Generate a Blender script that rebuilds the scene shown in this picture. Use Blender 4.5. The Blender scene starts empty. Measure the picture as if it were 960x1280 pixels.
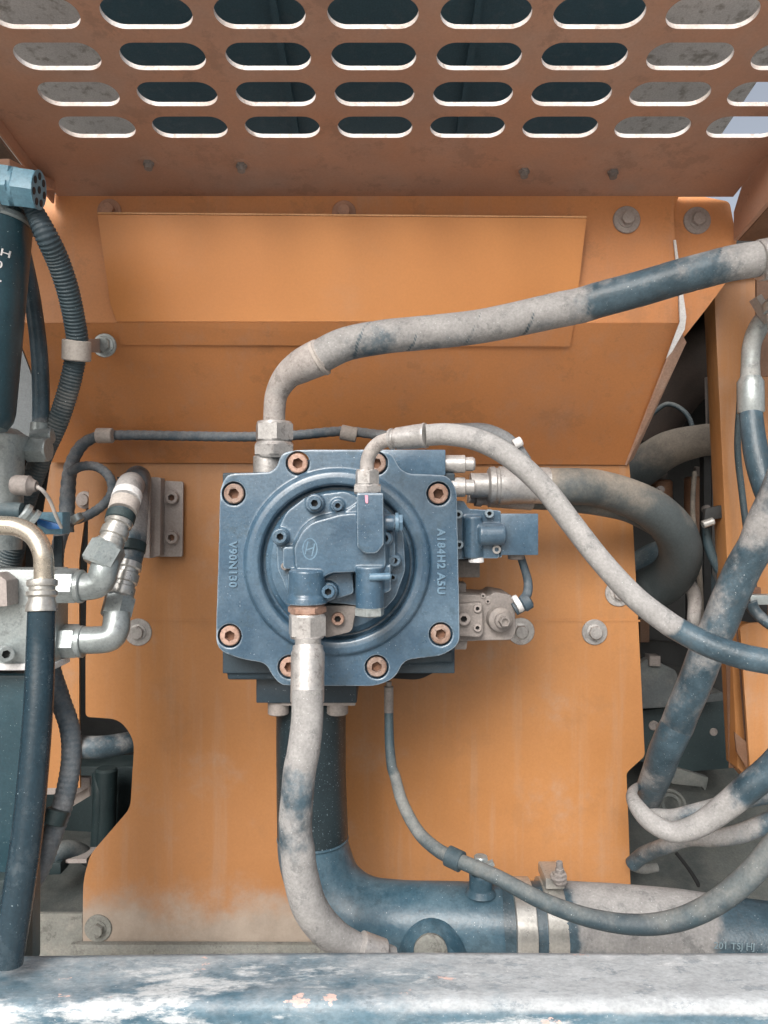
import bpy, bmesh, math, random
from mathutils import Vector, Matrix
random.seed(7)
R = math.radians
S = bpy.context.scene
COL = S.collection

# ------------------------------------------------------------------ camera, sky, sun, exposure
F = 960.0                                   # focal length in photograph pixels (frame 960 x 1280)
cd = bpy.data.cameras.new('camera'); cam = bpy.data.objects.new('camera', cd); COL.objects.link(cam)
cam.location = (0, 0, 0); cam.rotation_euler = (R(90), 0, 0)
cd.sensor_fit = 'VERTICAL'; cd.sensor_height = 32.0; cd.lens = 32.0*F/1280.0
cd.clip_start = 0.02; cd.clip_end = 500
S.camera = cam
w = bpy.data.worlds.new('World'); S.world = w; w.use_nodes = True
nt = w.node_tree; nt.nodes.clear()
sky = nt.nodes.new('ShaderNodeTexSky'); sky.sky_type = 'NISHITA'; sky.sun_disc = False
SUN_EL, SUN_AZ = 36, 198                    # high behind the camera, a little to the left
sky.sun_elevation = R(SUN_EL); sky.sun_rotation = R(SUN_AZ)
sky.air_density = 1.0; sky.dust_density = 7.0; sky.ozone_density = 1.0
bg = nt.nodes.new('ShaderNodeBackground'); bg.inputs['Strength'].default_value = 0.15
wo = nt.nodes.new('ShaderNodeOutputWorld')
hs = nt.nodes.new('ShaderNodeHueSaturation'); hs.inputs['Saturation'].default_value = .45   # hazy pale sky
nt.links.new(sky.outputs[0], hs.inputs['Color']); nt.links.new(hs.outputs[0], bg.inputs[0]); nt.links.new(bg.outputs[0], wo.inputs[0])
sd = bpy.data.lights.new('sun', 'SUN'); sd.energy = 1.8; sd.angle = R(26); sd.color = (1, 0.975, 0.95)
sun = bpy.data.objects.new('sun', sd); COL.objects.link(sun)
sv = Vector((math.sin(R(SUN_AZ))*math.cos(R(SUN_EL)), math.cos(R(SUN_AZ))*math.cos(R(SUN_EL)), math.sin(R(SUN_EL))))
sun.rotation_euler = (-sv).to_track_quat('-Z', 'Y').to_euler()
S.view_settings.view_transform = 'Standard'; S.view_settings.look = 'None'
S.view_settings.gamma = 1; S.view_settings.use_curve_mapping = False
S.view_settings.exposure = 0.32

# ------------------------------------------------------------------ helpers
def P(px, py, d):                            # photograph pixel + distance in metres -> point
    return Vector(((px-480)/F*d, d, (640-py)/F*d))
def nb():
    bm = bmesh.new(); bm.verts.layers.float.new('dust'); return bm
def frame(ax):
    ax = ax.normalized(); u = Vector((0, 0, 1)).cross(ax)
    if u.length < .05: u = Vector((1, 0, 0)).cross(ax) if abs(ax.x) < .9 else Vector((0, 1, 0)).cross(ax)
    u.normalize(); return u, ax.cross(u)
def lathe(bm, p, ax, prof, seg=24, twist=0.0, dust=0.0):
    """prof: (along, radius[, hexagonal]); ax unit direction; metres."""
    L = bm.verts.layers.float['dust']; ax = ax.normalized(); u, v = frame(ax); rings = []
    for q in prof:
        s, r = q[0], q[1]; hx = len(q) > 2 and q[2]
        ring = []
        if r <= 1e-6:
            vv = bm.verts.new(p+ax*s); vv[L] = dust; rings.append([vv]); continue
        for i in range(seg):
            a = 2*math.pi*i/seg
            rr = r
            if hx:
                m = (a % (math.pi/3))-math.pi/6
                rr = r*math.cos(math.pi/6)/math.cos(m)
            b = a+twist
            vv = bm.verts.new(p+ax*s+(u*math.cos(b)+v*math.sin(b))*rr); vv[L] = dust; ring.append(vv)
        rings.append(ring)
    for A, B in zip(rings, rings[1:]):
        if len(A) == 1 and len(B) == 1: continue
        for i in range(seg):
            j = (i+1) % seg
            if len(A) == 1: bm.faces.new((A[0], B[i], B[j]))
            elif len(B) == 1: bm.faces.new((A[i], B[0], A[j]))
            else: bm.faces.new((A[i], B[i], B[j], A[j]))
    if len(rings[0]) > 1: bm.faces.new(rings[0])
    if len(rings[-1]) > 1: bm.faces.new(list(reversed(rings[-1])))
    return bm
def cylinder(bm, p0, p1, r, r2=None, ch=.001, seg=24, dust=0.0):
    r2 = r if r2 is None else r2; L = (p1-p0).length; ch = min(ch, L*.3, r*.5, r2*.5)
    return lathe(bm, p0, p1-p0, [(0, r-ch), (ch, r), (L-ch, r2), (L, r2-ch)], seg, dust=dust)
def hexnut(bm, p0, p1, r, twist=0.0, dust=0.0):
    L = (p1-p0).length; c = min(r*.12, L*.2)
    return lathe(bm, p0, p1-p0, [(0, r*.84), (c*.6, r*.88), (c*1.3, r, True), (L-c*1.3, r, True), (L-c*.6, r*.88), (L, r*.84)], 24, twist, dust)
def box(bm, x0, x1, y0, y1, z0, z1, rot=None, c=None):
    M = Matrix.Translation(((x0+x1)/2, (y0+y1)/2, (z0+z1)/2))
    if rot is not None: M = M @ rot
    M = M @ Matrix.Diagonal((x1-x0, y1-y0, z1-z0, 1))
    bmesh.ops.create_cube(bm, size=1, matrix=M); return bm
def pbox(bm, px0, px1, py0, py1, d0, d1):    # box whose front face fills a pixel rectangle at distance d0
    a = P(px0, py1, d0); b = P(px1, py0, d0); return box(bm, a.x, b.x, d0, d1, a.z, b.z)
def rounded(pts, rad, n=5):
    out = []; m = len(pts)
    for i in range(m):
        p = Vector(pts[i][:2]); r = pts[i][2] if len(pts[i]) > 2 else rad
        a = Vector(pts[i-1][:2])-p; b = Vector(pts[(i+1) % m][:2])-p
        r = min(r, a.length*.45, b.length*.45)
        if r < .01: out.append(tuple(p)); continue
        A = p+a.normalized()*r; B = p+b.normalized()*r
        for k in range(n+1):
            t = k/n; q = A*(1-t)**2+p*2*t*(1-t)+B*t*t; out.append((q.x, q.y))
    return out
def slab(bm, f3, outline, thick, holes=(), wallmat=0):
    """2-D outline with holes, put in 3-D by f3, given a thickness vector."""
    L = bm.verts.layers.float['dust']; loops = []; edges = []
    for lp in [outline]+list(holes):
        vs = [bm.verts.new(f3(*q)) for q in lp]; loops.append(vs)
        for i in range(len(vs)): edges.append(bm.edges.new((vs[i], vs[(i+1) % len(vs)])))
    n0 = set(bm.faces)
    if holes:
        bmesh.ops.triangle_fill(bm, use_beauty=True, use_dissolve=False, edges=edges)
    else: bm.faces.new(loops[0])
    fr = [f for f in bm.faces if f not in n0]
    mp = {}
    for vs in loops:
        for v in vs: mp[v] = bm.verts.new(v.co+thick)
    for f in fr: bm.faces.new([mp[v] for v in reversed(f.verts)])
    for k, vs in enumerate(loops):
        for i in range(len(vs)):
            a, b = vs[i], vs[(i+1) % len(vs)]
            ff = bm.faces.new((a, b, mp[b], mp[a]))
            if k > 0: ff.material_index = wallmat
    bmesh.ops.recalc_face_normals(bm, faces=list(bm.faces))
    return bm
def poly(bm, pts, d0, d1, rad=0, n=5):       # pixel outline at d0, extruded straight back to d1
    pts = rounded(pts, rad, n) if rad else [q[:2] for q in pts]
    return slab(bm, lambda x, y: P(x, y, d0), pts, Vector((0, d1-d0, 0)))
def polyt(bm, pts, d0, d1, k, rad=0):       # casting block with drafted sides
    pts = rounded(pts, rad, 4) if rad else [q[:2] for q in pts]; cx = sum(q[0] for q in pts)/len(pts); cy = sum(q[1] for q in pts)/len(pts)
    A = [bm.verts.new(P(x, y, d0)) for x, y in pts]; B = []
    for x, y in pts:
        q = P(cx+(x-cx)*(1+k), cy+(y-cy)*(1+k), d0); q.y = d1; B.append(bm.verts.new(q))
    bm.faces.new(A); bm.faces.new(B[::-1])
    for i in range(len(A)): j = (i+1) % len(A); bm.faces.new((A[i], A[j], B[j], B[i]))
    bmesh.ops.recalc_face_normals(bm, faces=list(bm.faces)); return bm
def spline(pts, step):
    W = [(P(q[0], q[1], q[2]), q[3]*q[2]/F, q[4] if len(q) > 4 else 0.0) for q in pts]
    W = [(W[0][0]*2-W[1][0], W[0][1], W[0][2])]+W+[(W[-1][0]*2-W[-2][0], W[-1][1], W[-1][2])]
    out = []
    for i in range(1, len(W)-2):
        p0, p1, p2, p3 = (W[k][0] for k in (i-1, i, i+1, i+2))
        L = (p2-p1).length; n = max(2, int(L/step))
        m1 = (p2-p0)*(L/max(1e-6, (p2-p1).length+(p1-p0).length)); m2 = (p3-p1)*(L/max(1e-6, (p3-p2).length+(p2-p1).length))
        for k in range(n):
            t = k/n; t2 = t*t; t3 = t2*t
            q = p1*(2*t3-3*t2+1)+m1*(t3-2*t2+t)+p2*(-2*t3+3*t2)+m2*(t3-t2)
            out.append((q, W[i][1]*(1-t)+W[i+1][1]*t, W[i][2]*(1-t)+W[i+1][2]*t))
    out.append(W[-2]); return out
def tube(bm, pts, seg=20, step=.004, rib=None, helix=None, lump=0.0):
    L = bm.verts.layers.float['dust']
    C = spline(pts, step if not rib else rib[0]/4); s = 0.0; prev = None; rings = []
    T0 = (C[1][0]-C[0][0]).normalized(); u, v = frame(T0)
    ph = random.random()*9
    for i, (p, r, du) in enumerate(C):
        T = (C[min(i+1, len(C)-1)][0]-C[max(i-1, 0)][0]).normalized()
        u = (u-T*u.dot(T)).normalized(); v = T.cross(u)
        if prev is not None: s += (p-prev).length
        prev = p; rr = r
        if rib: rr = r*(1+rib[1]*(1 if i % 4 in (0, 1) else -1))
        ring = []
        for k in range(seg):
            a = 2*math.pi*k/seg; q = rr; cre = 0.0
            if helix:
                f = (s/helix[0]+a/(2*math.pi)) % 1.0
                q = rr*(1-helix[1]*math.exp(-((f-.5)/.022)**2))
            cre = math.exp(-((f-.5)/.014)**2) if helix and helix[1] > .02 else 0.0
            if lump: q *= 1+lump*math.sin(s*90+ph+2*math.sin(a+s*30))
            x = bm.verts.new(p+(u*math.cos(a)+v*math.sin(a))*q); x[L] = du-.42*cre*(.4+.6*math.sin(s*21+ph)**2); ring.append(x)
        rings.append(ring)
    for A, B in zip(rings, rings[1:]):
        for k in range(seg):
            j = (k+1) % seg; bm.faces.new((A[k], A[j], B[j], B[k]))
    bm.faces.new(list(reversed(rings[0]))); bm.faces.new(rings[-1]); return bm
def bar(bm, a, b, wd, th, up=Vector((0, -1, 0))):   # rectangular bar from a to b
    T = (b-a).normalized(); n = (up-T*up.dot(T)).normalized(); s = T.cross(n)
    vs = [bm.verts.new(p+s*i*wd/2+n*j*th/2) for p in (a, b) for i, j in ((-1, -1), (1, -1), (1, 1), (-1, 1))]
    for f in ((0, 1, 2, 3), (7, 6, 5, 4), (0, 4, 5, 1), (1, 5, 6, 2), (2, 6, 7, 3), (3, 7, 4, 0)): bm.faces.new([vs[i] for i in f])
    bmesh.ops.recalc_face_normals(bm, faces=list(bm.faces)); return bm

def link(name, bm, mats, parent=None, bevel=0, seg=2, cast=0, smooth=4, angle=32, local=None):
    """finish a bmesh as ONE object; world coordinates unless local is given."""
    if bevel:
        es = [e for e in bm.edges if len(e.link_faces) == 2 and e.calc_face_angle(0) > R(40)]
        bmesh.ops.bevel(bm, geom=es, offset=bevel, segments=seg, profile=.6, affect='EDGES', clamp_overlap=True)
    me = bpy.data.meshes.new(name); bm.normal_update(); bm.to_mesh(me); bm.free()
    o = bpy.data.objects.new(name, me); COL.objects.link(o)
    if cast:
        m = o.modifiers.new('r', 'REMESH'); m.mode = 'VOXEL'; m.voxel_size = cast; m.adaptivity = 0
        m2 = o.modifiers.new('s', 'SMOOTH'); m2.factor = .5; m2.iterations = smooth
        dg = bpy.context.evaluated_depsgraph_get(); me2 = bpy.data.meshes.new_from_object(o.evaluated_get(dg))
        o.modifiers.clear(); o.data = me2; bpy.data.meshes.remove(me); me = me2; me.name = name; angle = 180
    for m in (mats if isinstance(mats, (list, tuple)) else [mats]): me.materials.append(m)
    me.polygons.foreach_set('use_smooth', [True]*len(me.polygons))
    if angle < 180: me.set_sharp_from_angle(angle=R(angle))
    if parent is not None:
        o.parent = parent; wl = parent.get('_w')
        if wl is not None: me.transform(Matrix.Translation(-Vector(wl)))
    return o
def part(name, bm, mats, parent, **k):
    """a part: parent is an Empty thing or another part; its mesh is put in the thing's own frame."""
    o = link(name, bm, mats, None, **k); base = parent
    while base.parent is not None: base = base.parent
    o.data.transform(Matrix.Translation(-base.location)); o.parent = parent; return o
def thing(name, label, cat, loc, group=None):
    o = bpy.data.objects.new(name, None); COL.objects.link(o); o.location = loc; o.empty_display_size = .02
    o['label'] = label; o['category'] = cat
    if group: o['group'] = group
    return o
def tag(o, label, cat, group=None, kind=None):
    if label: o['label'] = label
    if cat: o['category'] = cat
    if group: o['group'] = group
    if kind: o['kind'] = kind
    return o
def struct(name, bm, m, **k): return tag(link(name, bm, m, **k), None, None, kind='structure')

# ------------------------------------------------------------------ materials
def mat(name, col, col2=None, rough=.55, metal=0.0, dust=0.0, dcol=(.40, .37, .34), up=0.0, zr=None, scale=14, stretch=(1, 1, 1),
        bump=.25, bscale=160, speck=0.0, scol=(.75, .8, .82), chips=None, coat=0.0, dscale=None, contrast=.16, scratch=0.0, streak=0.0, film=0.0, wear=0.0, filmc=None, grain=.35, dirt=0.0, dirtc=(.045, .038, .034)):
    m = bpy.data.materials.new(name); m.use_nodes = True; t = m.node_tree; N = t.nodes; K = t.links; N.clear()
    def n(ty, **kw):
        x = N.new(ty)
        for a, b in kw.items(): setattr(x, a, b)
        return x
    def math_(op, a, b=None, c=None):
        x = n('ShaderNodeMath', operation=op)
        for i, q in enumerate((a, b, c)):
            if q is None: continue
            if isinstance(q, (int, float)): x.inputs[i].default_value = q
            else: K.new(q, x.inputs[i])
        return x.outputs[0]
    def mix(f, a, b):
        x = n('ShaderNodeMix', data_type='RGBA')
        for i, q in ((0, f), (6, a), (7, b)):
            if isinstance(q, (int, float)): x.inputs[i].default_value = q
            elif isinstance(q, tuple): x.inputs[i].default_value = (*q, 1)
            else: K.new(q, x.inputs[i])
        return x.outputs[2]
    def ramp(v, lo, hi):
        x = n('ShaderNodeMapRange', interpolation_type='SMOOTHSTEP'); K.new(v, x.inputs[0])
        x.inputs[1].default_value = lo; x.inputs[2].default_value = hi; return x.outputs[0]
    tc = n('ShaderNodeTexCoord'); geo = n('ShaderNodeNewGeometry')
    mp = n('ShaderNodeMapping'); K.new(geo.outputs['Position'], mp.inputs[0]); mp.inputs['Scale'].default_value = stretch
    def noise(sc, det=5, ro=.6, vec=None, off=0):
        x = n('ShaderNodeTexNoise'); x.inputs['Scale'].default_value = sc; x.inputs['Detail'].default_value = det; x.inputs['Roughness'].default_value = ro
        K.new(vec or mp.outputs[0], x.inputs['Vector']); return x.outputs[0]
    base = mix(ramp(noise(scale*.6), .32, .68), col, col2 or tuple(c*.82 for c in col))
    if streak:
        m2 = n('ShaderNodeMapping'); K.new(geo.outputs['Position'], m2.inputs[0]); m2.inputs['Scale'].default_value = (1, 1, .06); m2.inputs['Location'].default_value = (3, 1, 5)
        base = mix(math_('MULTIPLY', ramp(noise(45, 4, .6, m2.outputs[0]), .5, .72), streak), base, dcol)
    if film: base = mix(math_('MULTIPLY', ramp(noise(scale*1.1, 9, .7), .33, .70), film), base, filmc or dcol)
    if wear: base = mix(math_('MULTIPLY', ramp(geo.outputs['Pointiness'], .515, .56), wear), base, scol)
    at = n('ShaderNodeAttribute', attribute_name='dust')
    amt = math_('ADD', at.outputs['Fac'], dust)
    if up:
        sx = n('ShaderNodeSeparateXYZ'); K.new(geo.outputs['Normal'], sx.inputs[0])
        amt = math_('ADD', amt, math_('MULTIPLY', sx.outputs[2], up))
    if zr:
        sz = n('ShaderNodeSeparateXYZ'); K.new(geo.outputs['Position'], sz.inputs[0])
        amt = math_('ADD', amt, math_('MULTIPLY', ramp(sz.outputs[2], zr[0], zr[1]), zr[2]))
    dn = noise(dscale or scale*1.7, 8, .68)
    fac = ramp(math_('ADD', dn, amt), 1-contrast, 1+contrast)
    dc = mix(ramp(noise(scale*4, 4), .3, .7), dcol, tuple(c*.80 for c in dcol))
    fac = math_('MULTIPLY', fac, .93)
    colr = mix(fac, base, dc)
    if speck:
        fac2 = math_('MULTIPLY', ramp(noise(520, 2, .5), .745-speck, .78-speck), .7)
        colr = mix(fac2, colr, scol)
    if scratch:
        m3 = n('ShaderNodeMapping'); K.new(geo.outputs['Position'], m3.inputs[0]); m3.inputs['Scale'].default_value = (.35, 1, 1.3)
        colr = mix(math_('MULTIPLY', ramp(noise(9, 9, .72, m3.outputs[0]), .535, .60), scratch), colr, scol)
    if chips:
        colr = mix(ramp(noise(chips[1], 6, .65), chips[2], chips[2]+.015), colr, chips[0])
    if dirt: colr = mix(math_('MULTIPLY', ramp(noise(scale*2.6, 10, .78), .545, .60), dirt), colr, dirtc)
    if grain:
        g_ = n('ShaderNodeMapRange'); K.new(noise(330, 3, .6), g_.inputs[0]); g_.inputs[1].default_value = .25; g_.inputs[2].default_value = .75
        g_.inputs[3].default_value = 1-grain*.6; g_.inputs[4].default_value = 1+grain*.4
        vm = n('ShaderNodeVectorMath', operation='SCALE'); K.new(colr, vm.inputs[0]); K.new(g_.outputs[0], vm.inputs['Scale']); colr = vm.outputs[0]
    b = n('ShaderNodeBsdfPrincipled'); out = n('ShaderNodeOutputMaterial'); K.new(b.outputs[0], out.inputs[0])
    K.new(colr, b.inputs['Base Color'])
    rr = n('ShaderNodeMapRange'); K.new(fac, rr.inputs[0]); rr.inputs[3].default_value = rough; rr.inputs[4].default_value = .9
    r2 = math_('ADD', rr.outputs[0], math_('MULTIPLY', math_('SUBTRACT', noise(scale*5, 4), .5), .18)); K.new(r2, b.inputs['Roughness'])
    if metal: K.new(math_('MULTIPLY', math_('SUBTRACT', 1.0, fac), metal), b.inputs['Metallic'])
    if coat: b.inputs['Coat Weight'].default_value = coat; b.inputs['Coat Roughness'].default_value = .25
    if bump:
        bp = n('ShaderNodeBump'); bp.inputs['Strength'].default_value = bump; bp.inputs['Distance'].default_value = .0012
        K.new(math_('ADD', noise(bscale, 4, .6), math_('MULTIPLY', fac, .5)), bp.inputs['Height']); K.new(bp.outputs[0], b.inputs['Normal'])
    return m
TAN = (.37, .32, .27); PALE = (.35, .342, .335)
OR = mat('orange_paint', (.41, .19, .07), (.36, .162, .058), rough=.38, grain=.12, dirt=.14, dirtc=(.22, .12, .06), dust=.24, dcol=TAN, zr=(-.58, -.73, .75), scale=5, bump=.06, bscale=60, contrast=.24, dscale=11, streak=.16)
ORU = mat('orange_paint_upper', (.60, .255, .095), (.54, .22, .075), rough=.5, dust=.2, dcol=(.42, .33, .27), scale=5, bump=.06, bscale=60, contrast=.38, dscale=6, streak=.12, grain=.12, dirt=.22, dirtc=(.26, .13, .06))
ORG = mat('orange_paint_dusty', (.50, .27, .175), (.42, .225, .15), rough=.5, dust=.36, dcol=(.42, .32, .27), scale=6, bump=.08, bscale=90, contrast=.4, grain=.15, dirt=.4, dirtc=(.26, .16, .12))
EDGE = mat('cut_edge_lit_pale', (.66, .63, .61), (.44, .38, .34), rough=.6, bump=.1, scale=40, dirt=.5, dirtc=(.22, .14, .10))  # near-white colour paints strong light onto the orange slot walls
_b = dict(rough=.30, dust=.06, dcol=(.36, .42, .46), film=.40, filmc=(.17, .25, .32), dirt=.6, dirtc=(.04, .075, .105), scol=(.60, .70, .78), up=.2, scale=12, bump=.3, bscale=220, speck=.025, coat=.4, contrast=.3)
BLC = mat('pump_cast_blue_paint', (.042, .094, .150), (.026, .062, .104), wear=.45, **_b)
BL = mat('pump_blue_paint', (.042, .094, .150), (.026, .062, .104), **_b)
BLD = mat('pump_blue_dark', (.022, .042, .058), (.014, .028, .04), rough=.5, dust=.2, dcol=(.13, .14, .14), up=.12, scale=14, bump=.4, bscale=200, contrast=.3, speck=.01)
PIPE = mat('blue_pipe_paint', (.032, .085, .125), (.018, .055, .085), rough=.38, dust=.16, dcol=(.22, .31, .36), up=.12, scale=14, bump=.35, bscale=160, speck=.02, contrast=.3, dirt=.3, dirtc=(.02, .035, .045), film=.3)
PIPED = mat('pipe_paint_black', (.012, .022, .028), (.02, .035, .042), rough=.4, dust=.12, dcol=(.13, .16, .17), scale=22, bump=.25, bscale=160, speck=.07, scol=(.4, .5, .55))
RUB = mat('hose_rubber', (.03, .058, .078), (.018, .038, .052), rough=.4, film=.5, filmc=(.12, .19, .24), dirt=.35, dirtc=(.07, .08, .085), dcol=PALE, scale=14, up=.10, bump=.45, bscale=300, contrast=.15, speck=.025)
RUBD = mat('dusty_dark_rubber', (.04, .07, .085), (.03, .05, .065), rough=.6, dust=.22, dcol=(.22, .225, .215), scale=18, up=.18, bump=.3, bscale=240, contrast=.3, speck=.02)
TAUPE = mat('hose_rubber_taupe', (.07, .085, .09), (.05, .065, .07), rough=.6, dust=.30, dcol=(.30, .26, .215), scale=13, up=.2, bump=.3, bscale=240, contrast=.3)
LOOM = mat('wiring_loom', (.07, .105, .135), (.045, .075, .10), rough=.6, dust=.3, dcol=(.24, .25, .26), up=.14, scale=30, bump=.4, bscale=300, contrast=.3)
ZN = mat('zinc_fitting', (.50, .49, .48), (.36, .355, .35), rough=.36, metal=.55, dust=.3, dcol=(.42, .385, .365), dirt=.45, dirtc=(.14, .125, .115), up=.15, scale=28, bump=.3, bscale=260, contrast=.3)
ZNC = mat('clean_zinc', (.55, .545, .52), (.42, .41, .38), rough=.3, metal=.65, dust=.1, dcol=(.42, .42, .42), scale=22, bump=.15, bscale=200, contrast=.3)
ZG = mat('zinc_pale_green', (.40, .44, .445), (.32, .365, .37), rough=.34, metal=.5, dust=.22, dcol=(.38, .375, .36), dirt=.4, dirtc=(.13, .14, .14), up=.1, scale=20, bump=.2, bscale=200, contrast=.3, speck=.01)
BOLT = mat('rusty_pink_bolt', (.44, .29, .23), (.26, .15, .105), rough=.55, metal=.25, dust=.3, dcol=(.46, .36, .31), dirt=.5, dirtc=(.12, .07, .05), scale=60, bump=.3, contrast=.3)
HOLE = mat('bolt_socket_rust', (.20, .10, .06), (.11, .06, .04), rough=.8, scale=80)
BRK = mat('bracket_paint', (.36, .32, .30), (.29, .255, .24), rough=.5, dust=.3, dcol=(.42, .38, .36), scale=14, bump=.1, contrast=.35)
TAP = mat('taupe_casting', (.26, .235, .22), (.17, .155, .15), rough=.6, dust=.35, dcol=(.36, .32, .29), up=.15, scale=30, bump=.4, contrast=.35)
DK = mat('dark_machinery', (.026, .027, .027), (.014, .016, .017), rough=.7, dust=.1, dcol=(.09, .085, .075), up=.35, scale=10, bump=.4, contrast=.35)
DKT = mat('dark_teal_machinery', (.02, .04, .044), (.012, .026, .03), rough=.6, dust=.15, dcol=(.07, .095, .095), up=.3, scale=10, bump=.4, contrast=.35, speck=.02, scol=(.2, .25, .26))
GRIT = mat('gritty_dust_floor', (.10, .11, .105), (.05, .06, .06), rough=.9, dust=.35, dcol=(.15, .15, .138), scale=18, bump=.9, bscale=120, contrast=.35)
BRN = mat('brown_shaded_paint', (.22, .11, .06), (.15, .08, .05), rough=.6, dust=.3, dcol=(.22, .16, .12), scale=10, bump=.1, contrast=.4)  # brown parts, and orange paint with its shade put into the colour
BEAM = mat('weathered_beam_paint', (.075, .155, .21), (.035, .095, .14), rough=.42, dust=.36, dcol=(.44, .465, .485), dirt=.35, dirtc=(.04, .08, .11), up=.05, scale=16, stretch=(.6, 1, 1), bump=.6, bscale=110, contrast=.26, film=.6, filmc=(.26, .33, .37), dscale=40, scratch=.72, scol=(.66, .68, .69), chips=((.60, .44, .40), 30, .66), speck=.03)
TAPE = mat('beige_tape', (.46, .42, .39), (.38, .35, .32), rough=.7, dust=.2, dcol=PALE, scale=40, bump=.2)
WHT = mat('white_plastic_and_gap_light', (.72, .72, .72), (.6, .6, .6), rough=.5, dust=.1, scale=30, bump=.1)
CONN = mat('pale_blue_plastic', (.16, .32, .42), (.11, .25, .34), rough=.4, dust=.15, dcol=(.32, .42, .48), up=.2, scale=30, bump=.1)
FILT = mat('teal_filter_paint', (.025, .065, .085), (.016, .045, .06), rough=.35, dust=.1, dcol=(.12, .18, .21), scale=16, bump=.15, speck=.03, contrast=.3, scol=(.4, .5, .5))
WIRE = mat('thin_wire', (.10, .09, .08), rough=.6, scale=40)
BLUEW = mat('bright_blue_connector', (.02, .13, .38), rough=.4, scale=40)
BLACK = mat('black_gap', (.008, .009, .010), rough=.8, bump=0)
HOODU = mat('hood_underside', (.045, .115, .165), (.07, .15, .20), rough=.5, dust=.25, dcol=(.14, .20, .24), scale=3, bump=.1, streak=.35)
HOODP = mat('hood_side_paint', (.88, .88, .88), (.68, .69, .70), rough=.5, dust=.2, dcol=(.3, .29, .27), scale=5, bump=.1, streak=.8)
GRITL = mat('dusty_grey_strip', (.24, .245, .225), (.18, .185, .17), rough=.85, dust=.4, dcol=(.28, .27, .24), scale=20, bump=.4, dirt=.4)
GRND = mat('pale_bounce_ground', (.44, .42, .39), (.38, .36, .33), rough=.95, scale=1.2, bump=.6, bscale=12)

# ------------------------------------------------------------------ shared fixings
def fl_bolt(parent, px, py, d, rw=17, rh=9, ax=Vector((0, -1, 0)), m=ZN, lab=None, off=.0, sub=True, tw=None):
    c = P(px, py, d); k = d/F; rw *= k; rh *= k
    bm = nb(); lathe(bm, c, ax, [(0, rw), (.0018, rw), (.0026, rw-.0008), (.0028, 0)], 28)
    wsh = part('bolt_washer', bm, m, parent)
    bm = nb(); tw = random.random() if tw is None else tw
    lathe(bm, c+ax*.0026, ax, [(0, rh*1.22), (.0016, rh*1.22), (.0022, rh, True), (rh*.75, rh, True), (rh*.85, rh*.86), (rh*.87, 0)], 24, tw)
    h = part('bolt_head', bm, m, wsh); 
    if lab: wsh['label'] = lab
    return wsh
def cap_screw(parent, px, py, d, r, h, ax=Vector((0, -1, 0)), m=BL, mh=None, name='cap_screw', depth=.6):
    c = P(px, py, d); r = r*d/F; tw = random.random()
    bm = nb(); c0 = c-ax*h
    lathe(bm, c0, ax, [(0, r), (h-r*.1, r), (h, r*.9), (h, r*.56, True), (h-r*depth, r*.54, True), (h-r*depth*1.05, 0)], 24, tw)
    for f in bm.faces:
        if all((v.co-c0).dot(ax) < h-r*.03 and ((v.co-c0)-ax*(v.co-c0).dot(ax)).length < r*.7 for v in f.verts): f.material_index = 1
    return part(name, bm, [m, mh or m], parent)
def washer(parent, px, py, d, r, m, t=.0015):
    bm = nb(); rr = r*d/F; lathe(bm, P(px, py, d), Vector((0, -1, 0)), [(0, rr), (t, rr), (t*1.2, rr*.96), (t*1.2, 0)], 28)
    return part('washer', bm, m, parent)
def text(parent, s, px, py, d, size, rot, m, ext=.0006, name='lettering', xs=1.0, space=1.0, flat=False, curve=None):
    cu = bpy.data.curves.new(name, 'FONT'); cu.body = s; cu.size = size; cu.extrude = ext; cu.align_x = 'CENTER'; cu.align_y = 'CENTER'
    cu.bevel_depth = 0 if flat else .0003; cu.space_character = space; cu.resolution_u = 3; cu.offset = .00022 if not flat else .0001
    o = bpy.data.objects.new(name, cu); COL.objects.link(o)
    dg = bpy.context.evaluated_depsgraph_get(); me = bpy.data.meshes.new_from_object(o.evaluated_get(dg))
    bpy.data.objects.remove(o); bpy.data.curves.remove(cu)
    me.transform(Matrix.Translation(P(px, py, d)) @ Matrix.Rotation(R(90), 4, 'X') @ Matrix.Rotation(rot, 4, 'Z') @ Matrix.Diagonal((xs, 1, 1, 1)))
    if curve: 
        for v in me.vertices: v.co = curve(v.co)
    o = bpy.data.objects.new(name, me); COL.objects.link(o); me.materials.clear(); me.materials.append(m)
    b = parent
    while b.parent is not None: b = b.parent
    me.transform(Matrix.Translation(-b.location)); o.parent = parent; return o

# ------------------------------------------------------------------ setting
bm = nb(); box(bm, -12, 12, -12, 12, -1.36, -1.30); struct('added_bounce_ground', bm, GRND)  # unseen ground sheet, added and kept pale to bounce light from below

# engine hood raised behind the guard, seen through the slots
hood = thing('engine_hood', 'raised engine hood above the slotted guard, dark inside with pale worn side panels', 'hood', (0, 1.8, .83))
hz = lambda x, y, o=0: Vector((x, y, 1.118-.161*y+o))
def hoodslab(x0, x1, y0, y1, o, th, m, nm):
    bm = nb(); slab(bm, lambda x, y: hz(x, y, o), [(x0, y0), (x1, y0), (x1, y1), (x0, y1)], Vector((0, 0, th))); return part(nm, bm, m, hood)
hoodslab(-.53, .484, 1.0, 2.9, 0, .02, HOODU, 'hood_liner')
hoodslab(-.95, -.533, 1.0, 2.9, -.004, .02, HOODP, 'side_panel')
hoodslab(.487, .75, 1.0, 2.9, -.004, .02, HOODP, 'side_panel')
for x in (-.2, .16): hoodslab(x, x+.012, 1.01, 2.89, -.012, .010, HOODU, 'stiffener')

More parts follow.
